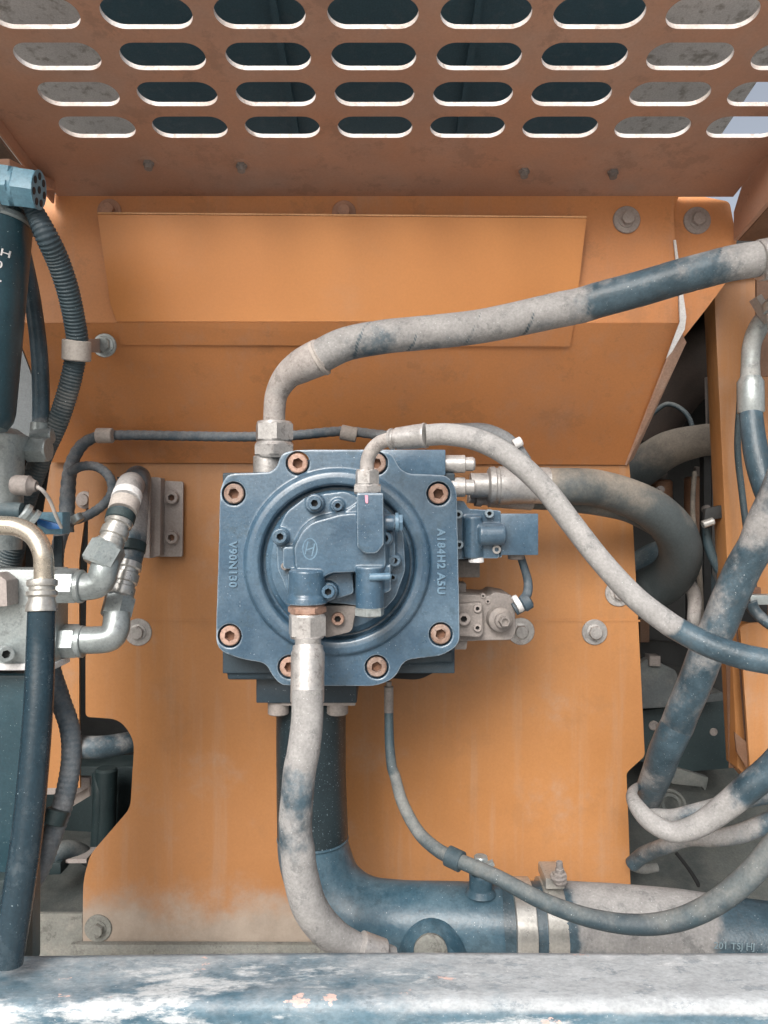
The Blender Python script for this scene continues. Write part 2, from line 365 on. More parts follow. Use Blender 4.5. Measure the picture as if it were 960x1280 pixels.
# ---- slotted guard overhead
guard = thing('slotted_guard', 'brown orange slotted steel guard sloping overhead across the top', 'guard panel', (0, 1.085, .444))
gz = lambda y: .444+.161*(1.082-y)
nrm = Vector((0, .161, 1)).normalized()
G3 = lambda x, y: Vector((x, y, gz(y)))
holes = []
for j in range(6):
    for k in range(-3, 5):
        cx = -.011+.1125*k; cy = .935-.057*j-.001; a = .0455; b = .0195
        h = []
        for q in range(17): t = -math.pi/2+math.pi*q/16; h.append((cx+a-b+b*math.cos(t), cy+b*math.sin(t)))
        for q in range(17): t = math.pi/2+math.pi*q/16; h.append((cx-a+b+b*math.cos(t), cy+b*math.sin(t)))
        holes.append(h)
bm = nb(); slab(bm, G3, [(-.459, .60), (.492, .60), (.492, 1.082), (-.459, 1.082)], nrm*.0052, holes, 1)
part('perforated_sheet', bm, [ORG, EDGE], guard)
bm = nb(); a0 = G3(-.4625, 1.075); b0 = G3(-.4625, .60); bar(bm, a0-Vector((0, 0, .004)), b0-Vector((0, 0, .004)), .003, .020, Vector((0, 0, 1))); part('side_flange', bm, ORG, guard)
for px, py in ((186, 203), (302, 206), (655, 213), (766, 214)):
    zz = (640-py)/F; y = (.444+.161*1.082)/(zz+.161); c = P(px, py, y)
    bm = nb(); lathe(bm, c+Vector((0, 0, .001)), -nrm, [(0, .013), (.0015, .012), (.002, .004), (.003, 0)], 20); wq = part('weld_nut', bm, ORG, guard)
    bm = nb(); lathe(bm, c+Vector((0, 0, .003)), -nrm, [(0, .0075, True), (.007, .0075, True), (.0075, .0055), (.013, .005), (.0135, 0)], 24); part('nut', bm, TAP, wq)

# panel left of the guard
lp = thing('left_roof_panel', 'dark dusty roof panel left of the slotted guard', 'panel', (-.6, 1.0, .45))
bm = nb(); g4 = lambda x, y: Vector((x, y, gz(y)-.012))
slab(bm, g4, [(-.80, .60), (-.470, .60), (-.470, .93), (-.470, 1.04), (-.80, 1.04)], nrm*.004); part('sheet', bm, mat('grey_brown_panel', (.16, .125, .10), (.12, .10, .085), rough=.6, dust=.3, dcol=(.22, .19, .16), scale=9, contrast=.35), lp)
bm = nb(); bar(bm, P(2, 205, .92), P(60, 232, 1.04), .02, .012, Vector((0, 0, 1))); part('flange', bm, ORG, lp, bevel=.001)
# rail right of the guard
rr_ = thing('right_roof_rail', 'dusty pinkish brown roof rail beside the right end of the slotted guard', 'rail', (.52, 1.05, .43))
def gq(x, y, o): return Vector((x, y, gz(y)+o))
bm = nb(); v8 = [bm.verts.new(q) for q in (gq(.494, .60, .008), gq(.494, 1.055, .008), gq(.494, 1.085, -.020), gq(.494, 1.085, -.060), gq(.494, .60, -.060))]
w8 = [bm.verts.new(q.co+Vector((.006, 0, 0))) for q in v8]; bm.faces.new(v8); bm.faces.new(w8[::-1])
for i in range(5): bm.faces.new((v8[i], v8[(i+1) % 5], w8[(i+1) % 5], w8[i]))
bmesh.ops.recalc_face_normals(bm, faces=list(bm.faces)); part('web', bm, ORG, rr_)
bm = nb(); v8 = [bm.verts.new(q) for q in (gq(.501, .60, -.0575), gq(.501, 1.085, -.0575), gq(.56, 1.085, -.0575), gq(.56, .60, -.0575))]
w8 = [bm.verts.new(q.co+Vector((0, 0, -.003))) for q in v8]; bm.faces.new(v8); bm.faces.new(w8[::-1])
for i in range(4): bm.faces.new((v8[i], v8[(i+1) % 4], w8[(i+1) % 4], w8[i]))
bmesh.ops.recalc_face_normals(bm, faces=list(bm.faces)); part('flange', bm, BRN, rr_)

# ---- orange firewall
D0 = 1.25
fw = thing('lower_firewall', 'orange steel bulkhead plate behind the blue pump with dusty bottom edge', 'bulkhead', (0, 1.25, -.7))
bm = nb()
pts = [(112, 572), (786, 572), (788, 600), (798, 780), (806, 945, 5), (783, 966, 5), (786, 1040), (791, 1193), (350, 1193), (103, 1193, 22), (104, 1100, 25), (113, 1068, 8), (163, 1010, 10), (168, 925, 25), (150, 899, 14), (107, 896, 6), (107, 800)]
poly(bm, pts, D0, D0+.005, rad=1.5); part('plate', bm, OR, fw)
bm = nb(); a = P(182, 776, D0-.0004); b = P(800, 776, D0-.0004); bar(bm, a, b, .003, .0012); part('crease', bm, OR, fw)
for q in ((173, 790, 17), (743, 790, 16), (773, 741, 17), (651, 789, 17), (123, 1160, 17)):
    fl_bolt(fw, q[0], q[1], D0, q[2], 8.5, m=ZN if q[0] > 130 else GRITL, lab={123: 'dusty bolt near the bottom left corner'}.get(q[0]))
bm = nb(); poly(bm, [(88, 1196), (800, 1196), (800, 1183), (88, 1181)], D0-.012, D0-.001); part('lip', bm, GRITL, fw, bevel=.001)
lf = thing('left_firewall', 'orange steel panel left of the main bulkhead plate behind the fittings', 'bulkhead', (-.5, 1.262, -.6))
bm = nb(); poly(bm, [(66, 560), (118, 560), (99, 700), (99, 925), (100, 985), (58, 985), (45, 900), (45, 700)], 1.262, 1.267); part('plate', bm, OR, lf)
bm = nb(); poly(bm, [(22, 1142), (103, 1142), (103, 1200), (22, 1200)], 1.262, 1.268); part('lower_strip', bm, GRITL, lf)
fl_bolt(lf, 106, 625, 1.262, 11, 8, m=BRK)

# ---- deflector: slope + upright + doubler
dfl = thing('upper_deflector', 'folded orange deflector panel with sloping brown-shaded lower face above the pump', 'panel', (0, 1.15, 0))
bm = nb(); t = .0035
def quadslab(bm, q, th):
    v = [bm.verts.new(x) for x in q]; n = (q[1]-q[0]).cross(q[2]-q[0]).normalized()
    if n.y < 0: n = -n
    w_ = [bm.verts.new(x+n*th) for x in q]; m_ = len(q)
    bm.faces.new(v); bm.faces.new(list(reversed(w_)))
    for i in range(m_): bm.faces.new((v[i], v[(i+1) % m_], w_[(i+1) % m_], w_[i]))
    bmesh.ops.recalc_face_normals(bm, faces=list(bm.faces))
DS, DU = 1.245, 1.085
quadslab(bm, [P(60, 578, DS), P(783, 581, DS), P(849, 404, DU), P(-10, 404, DU)], t); part('sloping_face', bm, ORU, dfl)
bm = nb(); quadslab(bm, [P(-10, 403.5, DU), P(849, 403.5, DU), P(842, 262, 1.08), P(851, 240, 1.08), P(40, 243, 1.08), P(-10, 300, 1.08)], t); part('upright_face', bm, ORU, dfl)
bm = nb(); a = P(784, 582, DS-.002); b = P(850, 418, DU-.003)  # pale folded edge on the right
quadslab(bm, [P(783, 582, DS-.003), P(792, 573, DS+.0), P(858, 428, DU+.01), P(850, 412, DU-.003)], .003); part('folded_edge', bm, mat('dusty_edge_paint', (.50, .33, .25), (.45, .27, .19), rough=.6, dust=.35, dcol=(.55, .44, .38), scale=14), dfl)
bm = nb(); quadslab(bm, [P(122, 268, 1.055), P(733, 273, 1.055), P(723, 360, 1.069), P(718, 402, 1.079), P(146, 402, 1.079), P(138, 380, 1.073)], .003)
part('riveted_panel', bm, mat('orange_paint_clean', (.60, .255, .08), (.55, .225, .07), rough=.38, grain=.08, dust=.08, dcol=(.5, .36, .26), scale=4, bump=.05, contrast=.4), dfl)
bm = nb(); quadslab(bm, [P(146, 403, 1.0795), P(718, 403, 1.0795), P(712, 433, 1.104), P(150, 431, 1.104)], .0025); part('panel_tail', bm, ORU, dfl)
bm = nb(); quadslab(bm, [P(122, 267, 1.0545), P(733, 272, 1.0545), P(733, 274, 1.059), P(122, 269, 1.059)], .002); part('panel_top_edge', bm, mat('bright_orange_edge', (.75, .42, .2), rough=.5, bump=0), dfl)
for q in ((783, 275, 17), (430, 266, 15), (137, 264, 15)): fl_bolt(dfl, q[0], q[1], 1.08, q[2], 8.5, m=BRK if q[0] > 700 else ORG)
gus = thing('corner_gusset', 'orange corner gusset right of the deflector with one washered bolt', 'bracket', (.43, 1.09, .35))
bm = nb(); poly(bm, [(836, 262), (838, 238), (912, 252, 6), (921, 300, 4), (914, 344), (886, 382), (853, 424), (851, 380), (843, 300)], 1.092, 1.096, rad=1); part('plate', bm, ORU, gus)
fl_bolt(gus, 871, 276, 1.092, 17, 8.5, m=BRK)
bm = nb(); poly(bm, [(846, 360), (849, 400), (856, 400), (852, 360)], 1.0975, 1.101); poly(bm, [(843, 300), (846, 345), (851, 345)], 1.0975, 1.101); part('gap_light_patch', bm, WHT, gus)  # white patches painted for light coming through the gap
bm = nb(); poly(bm, [(842, 300), (845, 300), (858, 396), (856, 412), (840, 440), (833, 448), (850, 402), (849, 360)], 1.0765, 1.079); part('gap_light_strip', bm, WHT, dfl)  # thin white strip stands in for light through the gap

# ---- right side: post, small plates, cavity
post = thing('right_post', 'tall orange post right of the deflector, brown at its top', 'post', (.52, 1.15, -.3))
bm = nb(); poly(bm, [(892, 350), (960, 300), (1010, 300), (1010, 770), (1000, 985), (944, 985), (922, 960), (906, 645)], 1.16, 1.20); part('face', bm, OR, post, bevel=.002)
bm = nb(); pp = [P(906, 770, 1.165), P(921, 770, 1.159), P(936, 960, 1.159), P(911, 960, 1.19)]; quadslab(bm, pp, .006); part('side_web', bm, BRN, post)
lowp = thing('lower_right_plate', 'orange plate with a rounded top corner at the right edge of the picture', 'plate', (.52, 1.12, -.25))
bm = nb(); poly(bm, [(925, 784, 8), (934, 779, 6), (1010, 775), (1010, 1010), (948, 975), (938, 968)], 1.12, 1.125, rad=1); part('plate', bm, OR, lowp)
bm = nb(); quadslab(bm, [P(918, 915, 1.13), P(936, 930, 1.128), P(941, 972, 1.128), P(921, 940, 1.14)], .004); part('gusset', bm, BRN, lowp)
upl = thing('upper_right_bracket', 'bracket plate coloured brown for the shade under the right end of the upper hose', 'bracket', (.5, 1.1, .25))
bm = nb(); poly(bm, [(946, 340), (1000, 330), (1000, 470), (946, 470)], 1.06, 1.065); part('flange', bm, BRN, upl)  # brown colour paints in the shade under the hose
bm = nb(); poly(bm, [(900, 300), (1010, 200), (1010, 330), (900, 345)], 1.145, 1.15); tag(link('shade_fill_plate', bm, DK), 'black plate filling in the shade behind the upper hose near the right edge', 'plate')  # dark sheet stands in for the shaded region beyond the rail

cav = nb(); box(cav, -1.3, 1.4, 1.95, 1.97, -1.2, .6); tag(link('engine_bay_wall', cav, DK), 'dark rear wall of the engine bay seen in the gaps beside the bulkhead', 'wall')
bm = nb(); g = 26
for i in range(g+1):
    for j in range(g+1):
        x = -1.15+2.4*i/g; y = 1.28+.67*j/g
        vv = bm.verts.new((x, y, -.72+(.38 if x > -.1 else .1)*(y-1.28)+.012*math.sin(9*x+3*y)*math.cos(14*y)+.010*random.random()))
bm.verts.ensure_lookup_table()
for i in range(g):
    for j in range(g):
        a = i*(g+1)+j; bm.faces.new([bm.verts[k] for k in (a, a+g+1, a+g+2, a+1)])
tag(link('engine_bay_floor', bm, GRIT), None, None, kind='structure')
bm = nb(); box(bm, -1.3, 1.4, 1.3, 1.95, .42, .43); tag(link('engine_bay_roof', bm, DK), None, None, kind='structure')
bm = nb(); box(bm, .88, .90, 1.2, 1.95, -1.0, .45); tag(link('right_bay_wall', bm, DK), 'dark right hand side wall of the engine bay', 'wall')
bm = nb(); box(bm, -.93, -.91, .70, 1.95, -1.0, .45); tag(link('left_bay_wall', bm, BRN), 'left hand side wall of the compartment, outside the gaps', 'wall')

bp_ = thing('exhaust_pipe', 'thick pale dusty pipe crossing the dark gap beside the deflector', 'pipe', P(850, 560, 1.45))
bm = nb(); tube(bm, [(770, 600, 1.5, 24, .0), (800, 585, 1.48, 25, 0), (835, 562, 1.45, 23, .35), (875, 551, 1.42, 20, .75), (905, 549, 1.40, 20, .8), (925, 549, 1.4, 20, .5)], 24); part('pipe', bm, TAUPE, bp_)
for i, (x, y0, y1, dd, rr, mm, lb) in enumerate(((873, 596, 668, 1.5, 17, BRN, 'stubby brown cylinder below the thick pale pipe in the right gap'), (826, 600, 660, 1.52, 14, BRN, 'brown cylinder half hidden behind the big curved hose'), (873, 790, 812, 1.6, 26, BRN, 'low brown block in the dark behind the grey curved hose'))):
    t_ = thing('engine_canister', lb, 'canister', P(x, y1, dd))
    bm = nb(); cylinder(bm, P(x, y1, dd), P(x, y0, dd), rr*dd/F, ch=.004); part('canister_body', bm, mm, t_)
    bm = nb(); cylinder(bm, P(x, y0+2, dd), P(x+2, y0-12, dd), rr*.45*dd/F, ch=.002); part('cap', bm, TAP, t_)
t_ = thing('inner_frame_post', 'black upright frame rails in the engine bay seen right of the curved hose', 'post', P(895, 800, 1.4))
bm = nb(); pbox(bm, 880, 889, 560, 800, 1.42, 1.44); part('rail', bm, DK, t_)
bm = nb(); pbox(bm, 890, 910, 440, 800, 1.46, 1.48); part('rail', bm, mat('grey_rail', (.10, .095, .09), rough=.6, dust=.2, dcol=(.16, .14, .13), scale=12), t_)
bm = nb(); pbox(bm, 862, 879, 700, 800, 1.40, 1.42); part('rail', bm, DK, t_)
bm = nb(); poly(bm, [(886, 470), (904, 470), (906, 548), (888, 548)], 1.5, 1.52); part('upper_rail', bm, BRK, t_)
t_ = thing('small_hook_pipe', 'short grey hooked pipe below the big curved hose', 'pipe', P(865, 730, 1.25))
bm = nb(); tube(bm, [(838, 742, 1.35, 7, .3), (848, 730, 1.30, 8, .4), (862, 732, 1.28, 8.5, .5), (868, 748, 1.28, 8.5, .5), (867, 775, 1.28, 8, .2), (866, 800, 1.3, 8, 0)], 16); part('pipe', bm, ZN, t_)
t_ = thing('battery_cable', 'thin dark blue cable with a silver lug beside the orange post', 'cable', P(890, 660, 1.2))
bm = nb(); tube(bm, [(882, 655, 1.2, 4.5), (885, 680, 1.2, 6), (895, 705, 1.2, 6), (910, 730, 1.2, 6), (930, 760, 1.2, 6)], 12); part('cable', bm, RUBD, t_)
bm = nb(); poly(bm, [(882, 636), (913, 629), (914, 646), (893, 649), (888, 660), (880, 658)], 1.17, 1.18); part('bracket', bm, DK, t_, bevel=.001)
bm = nb(); cylinder(bm, P(878, 656, 1.165), P(892, 651, 1.165), .006, ch=.001, seg=12); part('lug', bm, ZNC, t_)
t_ = thing('grey_ledge', 'dusty grey ribbed ledge in the lower right gap behind the diagonal hose', 'ledge', P(830, 870, 1.5))
bm = nb(); poly(bm, [(790, 836), (812, 822), (845, 838), (852, 860), (870, 870), (905, 865), (905, 876), (840, 884), (790, 887)], 1.48, 1.56, rad=3); part('casting', bm, mat('grey_casting', (.11, .125, .125), (.07, .08, .085), rough=.7, dust=.35, dcol=(.16, .16, .15), up=.2, scale=14), t_, bevel=.004)
bm = nb(); pbox(bm, 812, 826, 820, 833, 1.47, 1.50); part('stud', bm, TAP, t_, bevel=.002)
t_ = thing('dark_teal_box', 'dark blue-black casing with a small hole, behind the diagonal hose', 'casing', P(850, 950, 1.5))
bm = nb(); poly(bm, [(790, 890), (910, 874), (925, 960), (860, 965), (790, 950)], 1.53, 1.60, rad=3); part('casing', bm, DKT, t_, bevel=.004)
bm = nb(); lathe(bm, P(817, 907, 1.529), Vector((0, -1, 0)), [(0, .010), (.002, .009), (.002, .006), (-.002, .005), (-.002, 0)], 20); part('grommet', bm, TAP, t_)
bm = nb(); lathe(bm, P(892, 915, 1.529), Vector((0, -1, 0)), [(0, .008), (.002, .007), (.002, .005), (-.002, .004), (-.002, 0)], 20); part('grommet', bm, TAP, t_)
t_ = thing('gritty_bracket', 'dusty ribbed bracket on the engine bay floor above the coiled hoses', 'bracket', P(850, 980, 1.35))
bm = nb(); poly(bm, [(838, 976), (845, 960), (886, 972), (882, 990), (878, 984), (840, 980)], 1.33, 1.345); part('plate', bm, GRIT, t_, bevel=.002)
bm = nb(); lathe(bm, P(838, 1005, 1.33), Vector((-.4, -1, .1)), [(0, .026), (.004, .026), (.004, .022), (.0, .018), (.004, .014), (0, .010), (0, 0)], 28); part('ring', bm, GRIT, t_)
bm = nb(); tube(bm, [(845, 1066, 1.3, 2.2), (860, 1085, 1.29, 2.4), (872, 1104, 1.28, 2.8), (873, 1108, 1.28, 2)], 8); tag(link('thin_rod', bm, BLACK), 'thin black rod lying on the dusty floor below the coiled hoses', 'rod')

# more machinery glimpsed in the right gap
def wire(nm, lab, cat, pts, m, seg=12):
    bm = nb(); tube(bm, pts, seg); return tag(link(nm, bm, m), lab, cat)
wire('fuel_line', 'thin dusty pipe running down beside the dark rails in the right gap', 'pipe', [(868, 590, 1.38, 3, .3), (866, 640, 1.36, 3, .4), (872, 690, 1.34, 3.5, .4), (876, 760, 1.34, 3.5, .3), (872, 830, 1.36, 4, .3)], TAUPE)
wire('engine_hose', 'black hose crossing behind the thick curved hose', 'hose', [(780, 720, 1.5, 14, 0), (805, 700, 1.48, 15, .1), (835, 690, 1.45, 15, .1), (870, 715, 1.45, 14, .1), (895, 760, 1.46, 14, 0)], RUBD, 16)
wire('engine_cable', 'thin black cable arching in the gap above the brown cylinders', 'cable', [(812, 520, 1.5, 3, .2), (835, 505, 1.48, 3, .2), (860, 520, 1.46, 3, .2), (870, 560, 1.45, 3, .2)], RUBD)
wire('right_edge_cable', 'dark cable hanging beside the diagonal hose near the lower right plate', 'cable', [(925, 500, 1.12, 4, .1), (922, 560, 1.12, 4, .1), (928, 620, 1.12, 4, .1), (938, 700, 1.11, 4, .1), (945, 760, 1.1, 4, .1)], RUBD)
t_ = thing('dark_duct', 'large dark rounded duct filling the upper part of the triangular gap', 'duct', P(860, 460, 1.6))
bm = nb(); tube(bm, [(800, 540, 1.7, 40, 0), (840, 480, 1.65, 42, .1), (890, 440, 1.6, 40, .2), (940, 420, 1.6, 40, .1)], 24, step=.02); part('duct_body', bm, mat('brown_black_duct', (.075, .055, .046), (.05, .04, .036), rough=.6, dust=.2, dcol=(.08, .065, .055), up=.2, scale=10), t_)
for i, (x, y, d_, lb) in enumerate(((845, 792, 1.42, 'small bolt on the dark block right of the bulkhead edge'), (884, 636, 1.38, 'small bolt head on the black rail in the right gap'), (843, 724, 1.40, 'round bolt in the dark under the big curved hose'), (826, 612, 1.42, 'bolt tip beside the brown cylinder in the right gap'))):
    bm = nb(); lathe(bm, P(x, y, d_), Vector((0, -1, .1)).normalized(), [(-.01, .007), (.001, .007), (.0015, .005, True), (.006, .005, True), (.0065, 0)], 24); tag(link('small_bolt', bm, TAP), lb, 'bolt', 'small bolts in the right hand gap')
t_ = thing('shelf_bracket', 'dark flat bracket crossing low in the right gap above the grey ledge', 'bracket', P(830, 815, 1.46))
bm = nb(); poly(bm, [(795, 800), (870, 806), (872, 822), (850, 834), (795, 822)], 1.50, 1.53, rad=2); part('plate', bm, DK, t_, bevel=.002)
bm = nb(); pbox(bm, 800, 812, 760, 803, 1.49, 1.52); part('leg', bm, BRN, t_, bevel=.002)

# ---- lower left cavity
t_ = thing('teal_casing', 'dark teal ribbed casing deep in the lower left opening', 'casing', P(130, 1060, 1.6))
bm = nb(); pbox(bm, 50, 180, 958, 1150, 1.62, 1.7); part('casing', bm, DKT, t_, bevel=.004)
bm = nb(); cylinder(bm, P(127, 1150, 1.55), P(133, 960, 1.55), .022, ch=.004); part('round_rib', bm, DKT, t_)
bm = nb(); tube(bm, [(114, 1150, 1.54, 7), (122, 1040, 1.54, 8), (124, 990, 1.54, 8), (122, 965, 1.55, 7)], 12); part('rib', bm, DKT, t_)
t_ = thing('cross_pipe', 'dusty grey pipe passing across the lower left opening', 'pipe', P(110, 930, 1.35))
bm = nb(); tube(bm, [(20, 905, 1.28, 13, .3), (62, 921, 1.28, 13, .45), (95, 932, 1.285, 14, .5), (125, 934, 1.29, 14, .45), (160, 928, 1.31, 13, .3), (190, 920, 1.35, 13, 0)], 18); part('pipe', bm, RUB, t_)
t_ = thing('angle_bracket', 'pale grey angle bracket sticking into the lower left opening', 'bracket', P(85, 985, 1.3))
bm = nb(); poly(bm, [(45, 970), (112, 972), (112, 983), (97, 992), (45, 994)], 1.30, 1.31); part('face', bm, BRK, t_, bevel=.001)
bm = nb(); quadslab(bm, [P(112, 972, 1.302), P(112, 995, 1.31), P(84, 1012, 1.36), P(84, 1003, 1.36)], .003); part('web', bm, BRK, t_)
t_ = thing('short_elbow_pipe', 'short dusty elbow pipe low in the left opening', 'pipe', P(90, 1070, 1.4))
bm = nb(); tube(bm, [(60, 1085, 1.38, 12, .1), (72, 1066, 1.38, 12, .2), (90, 1062, 1.4, 11, .3), (115, 1074, 1.44, 10, .2)], 16); part('pipe', bm, RUBD, t_)
bm = nb(); pbox(bm, 74, 108, 1074, 1079, 1.38, 1.43); part('shelf', bm, BRK, t_)
bm = nb(); pbox(bm, 45, 76, 1078, 1094, 1.36, 1.4); part('clamp_block', bm, DKT, t_, bevel=.004)

# ---- front beam
beam = thing('front_beam', 'weathered blue beam with worn white and chipped paint across the bottom', 'beam', (0, .76, -.46))
def beampt(px, py, d): return P(px, py, d)
bm = nb(); n = 60; L_ = bm.verts.layers.float['dust']; rows = []
zt = -.4565; prof = [(.797, zt-.05), (.7975, zt-.004), (.795, zt-.0008), (.788, zt), (.76, zt-.001), (.735, zt-.0005), (.724, zt), (.718, zt-.002), (.7145, zt-.006), (.7135, zt-.014), (.7133, zt-.05), (.7133, zt-.12), (.797, zt-.12)]
for i in range(n+1):
    x = -.62+1.24*i/n; rows.append([bm.verts.new((x, y, z+.0012*math.sin(7*x+2)+(.0028 if 1 <= k <= 9 else 0)*(x/.6))) for k, (y, z) in enumerate(prof)])
for A, B in zip(rows, rows[1:]):
    for k in range(len(prof)):
        j = (k+1) % len(prof); bm.faces.new((A[k], A[j], B[j], B[k]))
bm.faces.new(rows[0]); bm.faces.new(list(reversed(rows[-1]))); bmesh.ops.recalc_face_normals(bm, faces=list(bm.faces))
for v in bm.verts: v[L_] = max(0, min(.62, (v.co.x+.05)*2.0)) + (.12 if v.co.y > .775 else 0) if v.co.z > zt-.006 else -.15
part('beam_skin', bm, BEAM, beam, angle=60)

# ------------------------------------------------------------------ the pump
pump = thing('hydraulic_pump', 'big blue hydraulic pump with a round boss in the middle of the orange bulkhead', 'pump', (-.06, 1.24, -.06))
DP = .96
BOLT2 = mat('dusty_dark_bolt', (.30, .20, .155), (.17, .10, .07), rough=.6, metal=.2, dust=.42, dcol=(.42, .34, .30), dirt=.6, scale=50, bump=.35, contrast=.25)
BLW = mat('pale_highlight_blue', (.13, .22, .30), (.08, .15, .22), rough=.4, scale=60, bump=.2)  # paler blue puts relief highlights into the raised lettering's colour
H = [(275, 610, 10), (284, 592, 10), (338, 590, 8), (346, 583, 6), (352, 566, 14), (374, 562, 12), (470, 562, 12), (490, 566, 14), (499, 585, 10), (510, 592, 6), (560, 594, 16), (571, 612, 8), (573, 700), (575, 806, 22), (552, 820, 10), (505, 825, 14), (494, 848, 16), (470, 858, 14), (352, 857, 16), (341, 846, 14), (332, 829, 12), (300, 824, 14), (270, 812, 20), (270, 780, 3), (273, 690, 3)]
HB = [(292, 617), (372, 579), (470, 579), (548, 617), (287, 795), (362, 834), (471, 834), (551, 793)]
bm = nb(); ho = rounded(H, 4, 4); holes = []
for (x, y) in HB: holes.append([(x+15*math.cos(math.pi*k/12), y+15*math.sin(math.pi*k/12)) for k in range(24)])
holes.append([(422+116*math.cos(math.pi*k/48), 703+116*math.sin(math.pi*k/48)) for k in range(96)])
slab(bm, lambda x, y: P(x, y, DP), ho, Vector((0, .03, 0)), holes)
# body behind plate (hidden bulk up to the bulkhead) with bottoms of the counterbores
poly(bm, [(280, 600), (345, 598), (360, 575), (485, 575), (500, 600), (565, 605), (568, 808), (500, 818), (488, 846), (350, 846), (335, 822), (278, 812)], DP+.012, DP+.05, rad=8)
cyc = P(422, 703, DP); px_ = DP/F
# raised ring
lathe(bm, cyc+Vector((0, .004, 0)), Vector((0, -1, 0)), [(-.012, 121*px_), (.002, 120*px_), (.0035, 117.5*px_), (.0095, 114.5*px_), (.0115, 112*px_), (.0125, 106*px_), (.0115, 99*px_), (.008, 96.5*px_), (-.006, 96*px_), (-.02, 96*px_), (-.02, 0)], 96)
part('housing', bm, BLC, pump, cast=.0013, smooth=3)
# dark groove outside ring is a shallow moat: separate soft ring lip
bm = nb(); lathe(bm, cyc+Vector((0, .022, 0)), Vector((0, -1, 0)), [(0, 97*px_), (.008, 97*px_), (.008, 0)], 64); part('recess_floor', bm, mat('recess_grime_and_shade', (.10, .10, .10), (.05, .065, .08), rough=.7, dust=.4, dcol=(.20, .18, .165), scale=24, bump=.4, contrast=.3), pump)  # taupe grime, darkened as well to paint in the recess shade
bm = nb(); lathe(bm, cyc+Vector((0, .016, 0)), Vector((0, -1, 0)), [(0, 91*px_), (.011, 91*px_), (.013, 89.5*px_), (.014, 86*px_), (.018, 84*px_), (.020, 82*px_), (.020, 0)], 80); part('end_cover', bm, BL, pump, angle=50)
for (x, y) in HB:
    cap_screw(pump, x, y, DP-.0005, 12.5, .011, m=BOLT2 if (x, y) in ((292, 617), (551, 793), (470, 579), (471, 834)) else BOLT, mh=HOLE, name='housing_bolt', depth=.7)
text(pump, 'V90N130', 291, 705.5, DP, .0135, R(-90), BLW, .0016, space=1.12)
text(pump, 'A184H2 A5U', 551, 702, DP, .0135, R(-90), BLW, .0016, space=1.12)
# rear body, ribs and ledges seen around the plate
bm = nb()
box(bm, P(284, 0, 1.03).x, P(566, 0, 1.03).x, 1.0, 1.249, P(0, 836, 1.03).z, P(0, 592, 1.03).z)
poly(bm, [(284, 815), (352, 815), (352, 850), (284, 850)], 1.005, 1.10)
poly(bm, [(495, 815), (566, 815), (566, 828, 2), (495, 831)], .995, 1.08, rad=2)
part('rear_body', bm, BLD, pump, cast=.002, smooth=2)
bm = nb(); poly(bm, [(488, 826), (550, 826), (548, 838, 14), (524, 850, 10), (488, 848)], 1.03, 1.20, rad=3); part('black_void_fill', bm, BLACK, pump)  # black block stands in for the dark void under the plate
bm = nb(); pbox(bm, 440, 557, 562, 594, .992, 1.09); part('top_block', bm, BL, pump, bevel=.0015)
for (x, y, rr, e) in ((0, 580, 11, 0), (0, 609, 12, 3)):
    bm = nb(); c = P(552, y, 1.01); lathe(bm, c, Vector((1, 0, 0)), [(0, rr*1.02*.00105), (.030, rr*.00105*1.02), (.031, rr*.00105*.9), (.0315, rr*.00105*.80), (.041+e*.0003, rr*.00105*.80), (.0435, rr*.00105*.65), (.0435, 0)], 28)
    part('end_plug', bm, ZN, pump)
# lower flange for the suction pipe
bm = nb(); pbox(bm, 320, 446, 846, 879, 1.03, 1.15); part('suction_flange', bm, BLD, pump, bevel=.002)
bm = nb(); pbox(bm, 352, 366, 876, 882, 1.035, 1.1); pbox(bm, 404, 444, 876, 882, 1.035, 1.1); part('flange_shim', bm, TAP, pump)
for x in (348, 422):
    bm = nb(); c = P(x, 876, 1.05); lathe(bm, c, Vector((0, 0, -1)), [(0, .0145), (.0165, .0145), (.018, .0130), (.018, 0)], 24); part('flange_bolt', bm, TAP, pump)

# regulator casting on the end cover
bm = nb()
poly(bm, [(345, 668), (358, 640), (384, 620), (432, 614), (447, 622), (484, 636), (504, 664), (507, 712), (494, 748), (478, 764), (440, 756), (400, 752), (362, 748), (352, 722), (347, 712)], .934, .957, rad=7)
for (x, y, r, d) in ((393, 629, 12, .925), (422, 632, 9, .93), (350, 671, 11, .925), (481, 673, 11, .912), (493, 701, 9, .925), (410, 740, 12, .905)):
    k = d/F; lathe(bm, P(x, y, d), Vector((0, 1, 0)), [(0, (r-1.5)*k), (.002, r*k), (.05, (r+1)*k)], 24)
BODY = [(378, 664, 6), (390, 653, 8), (426, 643, 5), (450, 641), (480, 645), (482, 706, 5), (478, 714, 4), (414, 716, 6), (402, 723, 8), (384, 722, 10), (370, 712, 6), (368, 684, 5)]
polyt(bm, BODY, .896, .934, .13, rad=3)
polyt(bm, [(354, 684), (376, 684), (376, 711), (354, 711)], .912, .945, .12, rad=3)
poly(bm, [(446, 616), (479, 616), (480, 680, 3), (471, 692, 5), (455, 692, 5), (446, 683, 4)], .880, .945, rad=2)
polyt(bm, [(484, 648), (494, 668), (494, 700), (484, 730), (470, 735), (470, 650)], .918, .945, .12, rad=4)
cylinder(bm, P(470, 653, .905), P(494, 653, .905), .0095, ch=.001)
poly(bm, [(430, 640), (450, 626), (450, 650), (430, 650)], .90, .945, rad=3)
polyt(bm, [(360, 716), (412, 716), (440, 712), (442, 742), (410, 752), (360, 748)], .918, .95, .06, rad=4)
cylinder(bm, P(384, 712, .905), P(383, 750, .905), .0215, ch=.002, seg=32)
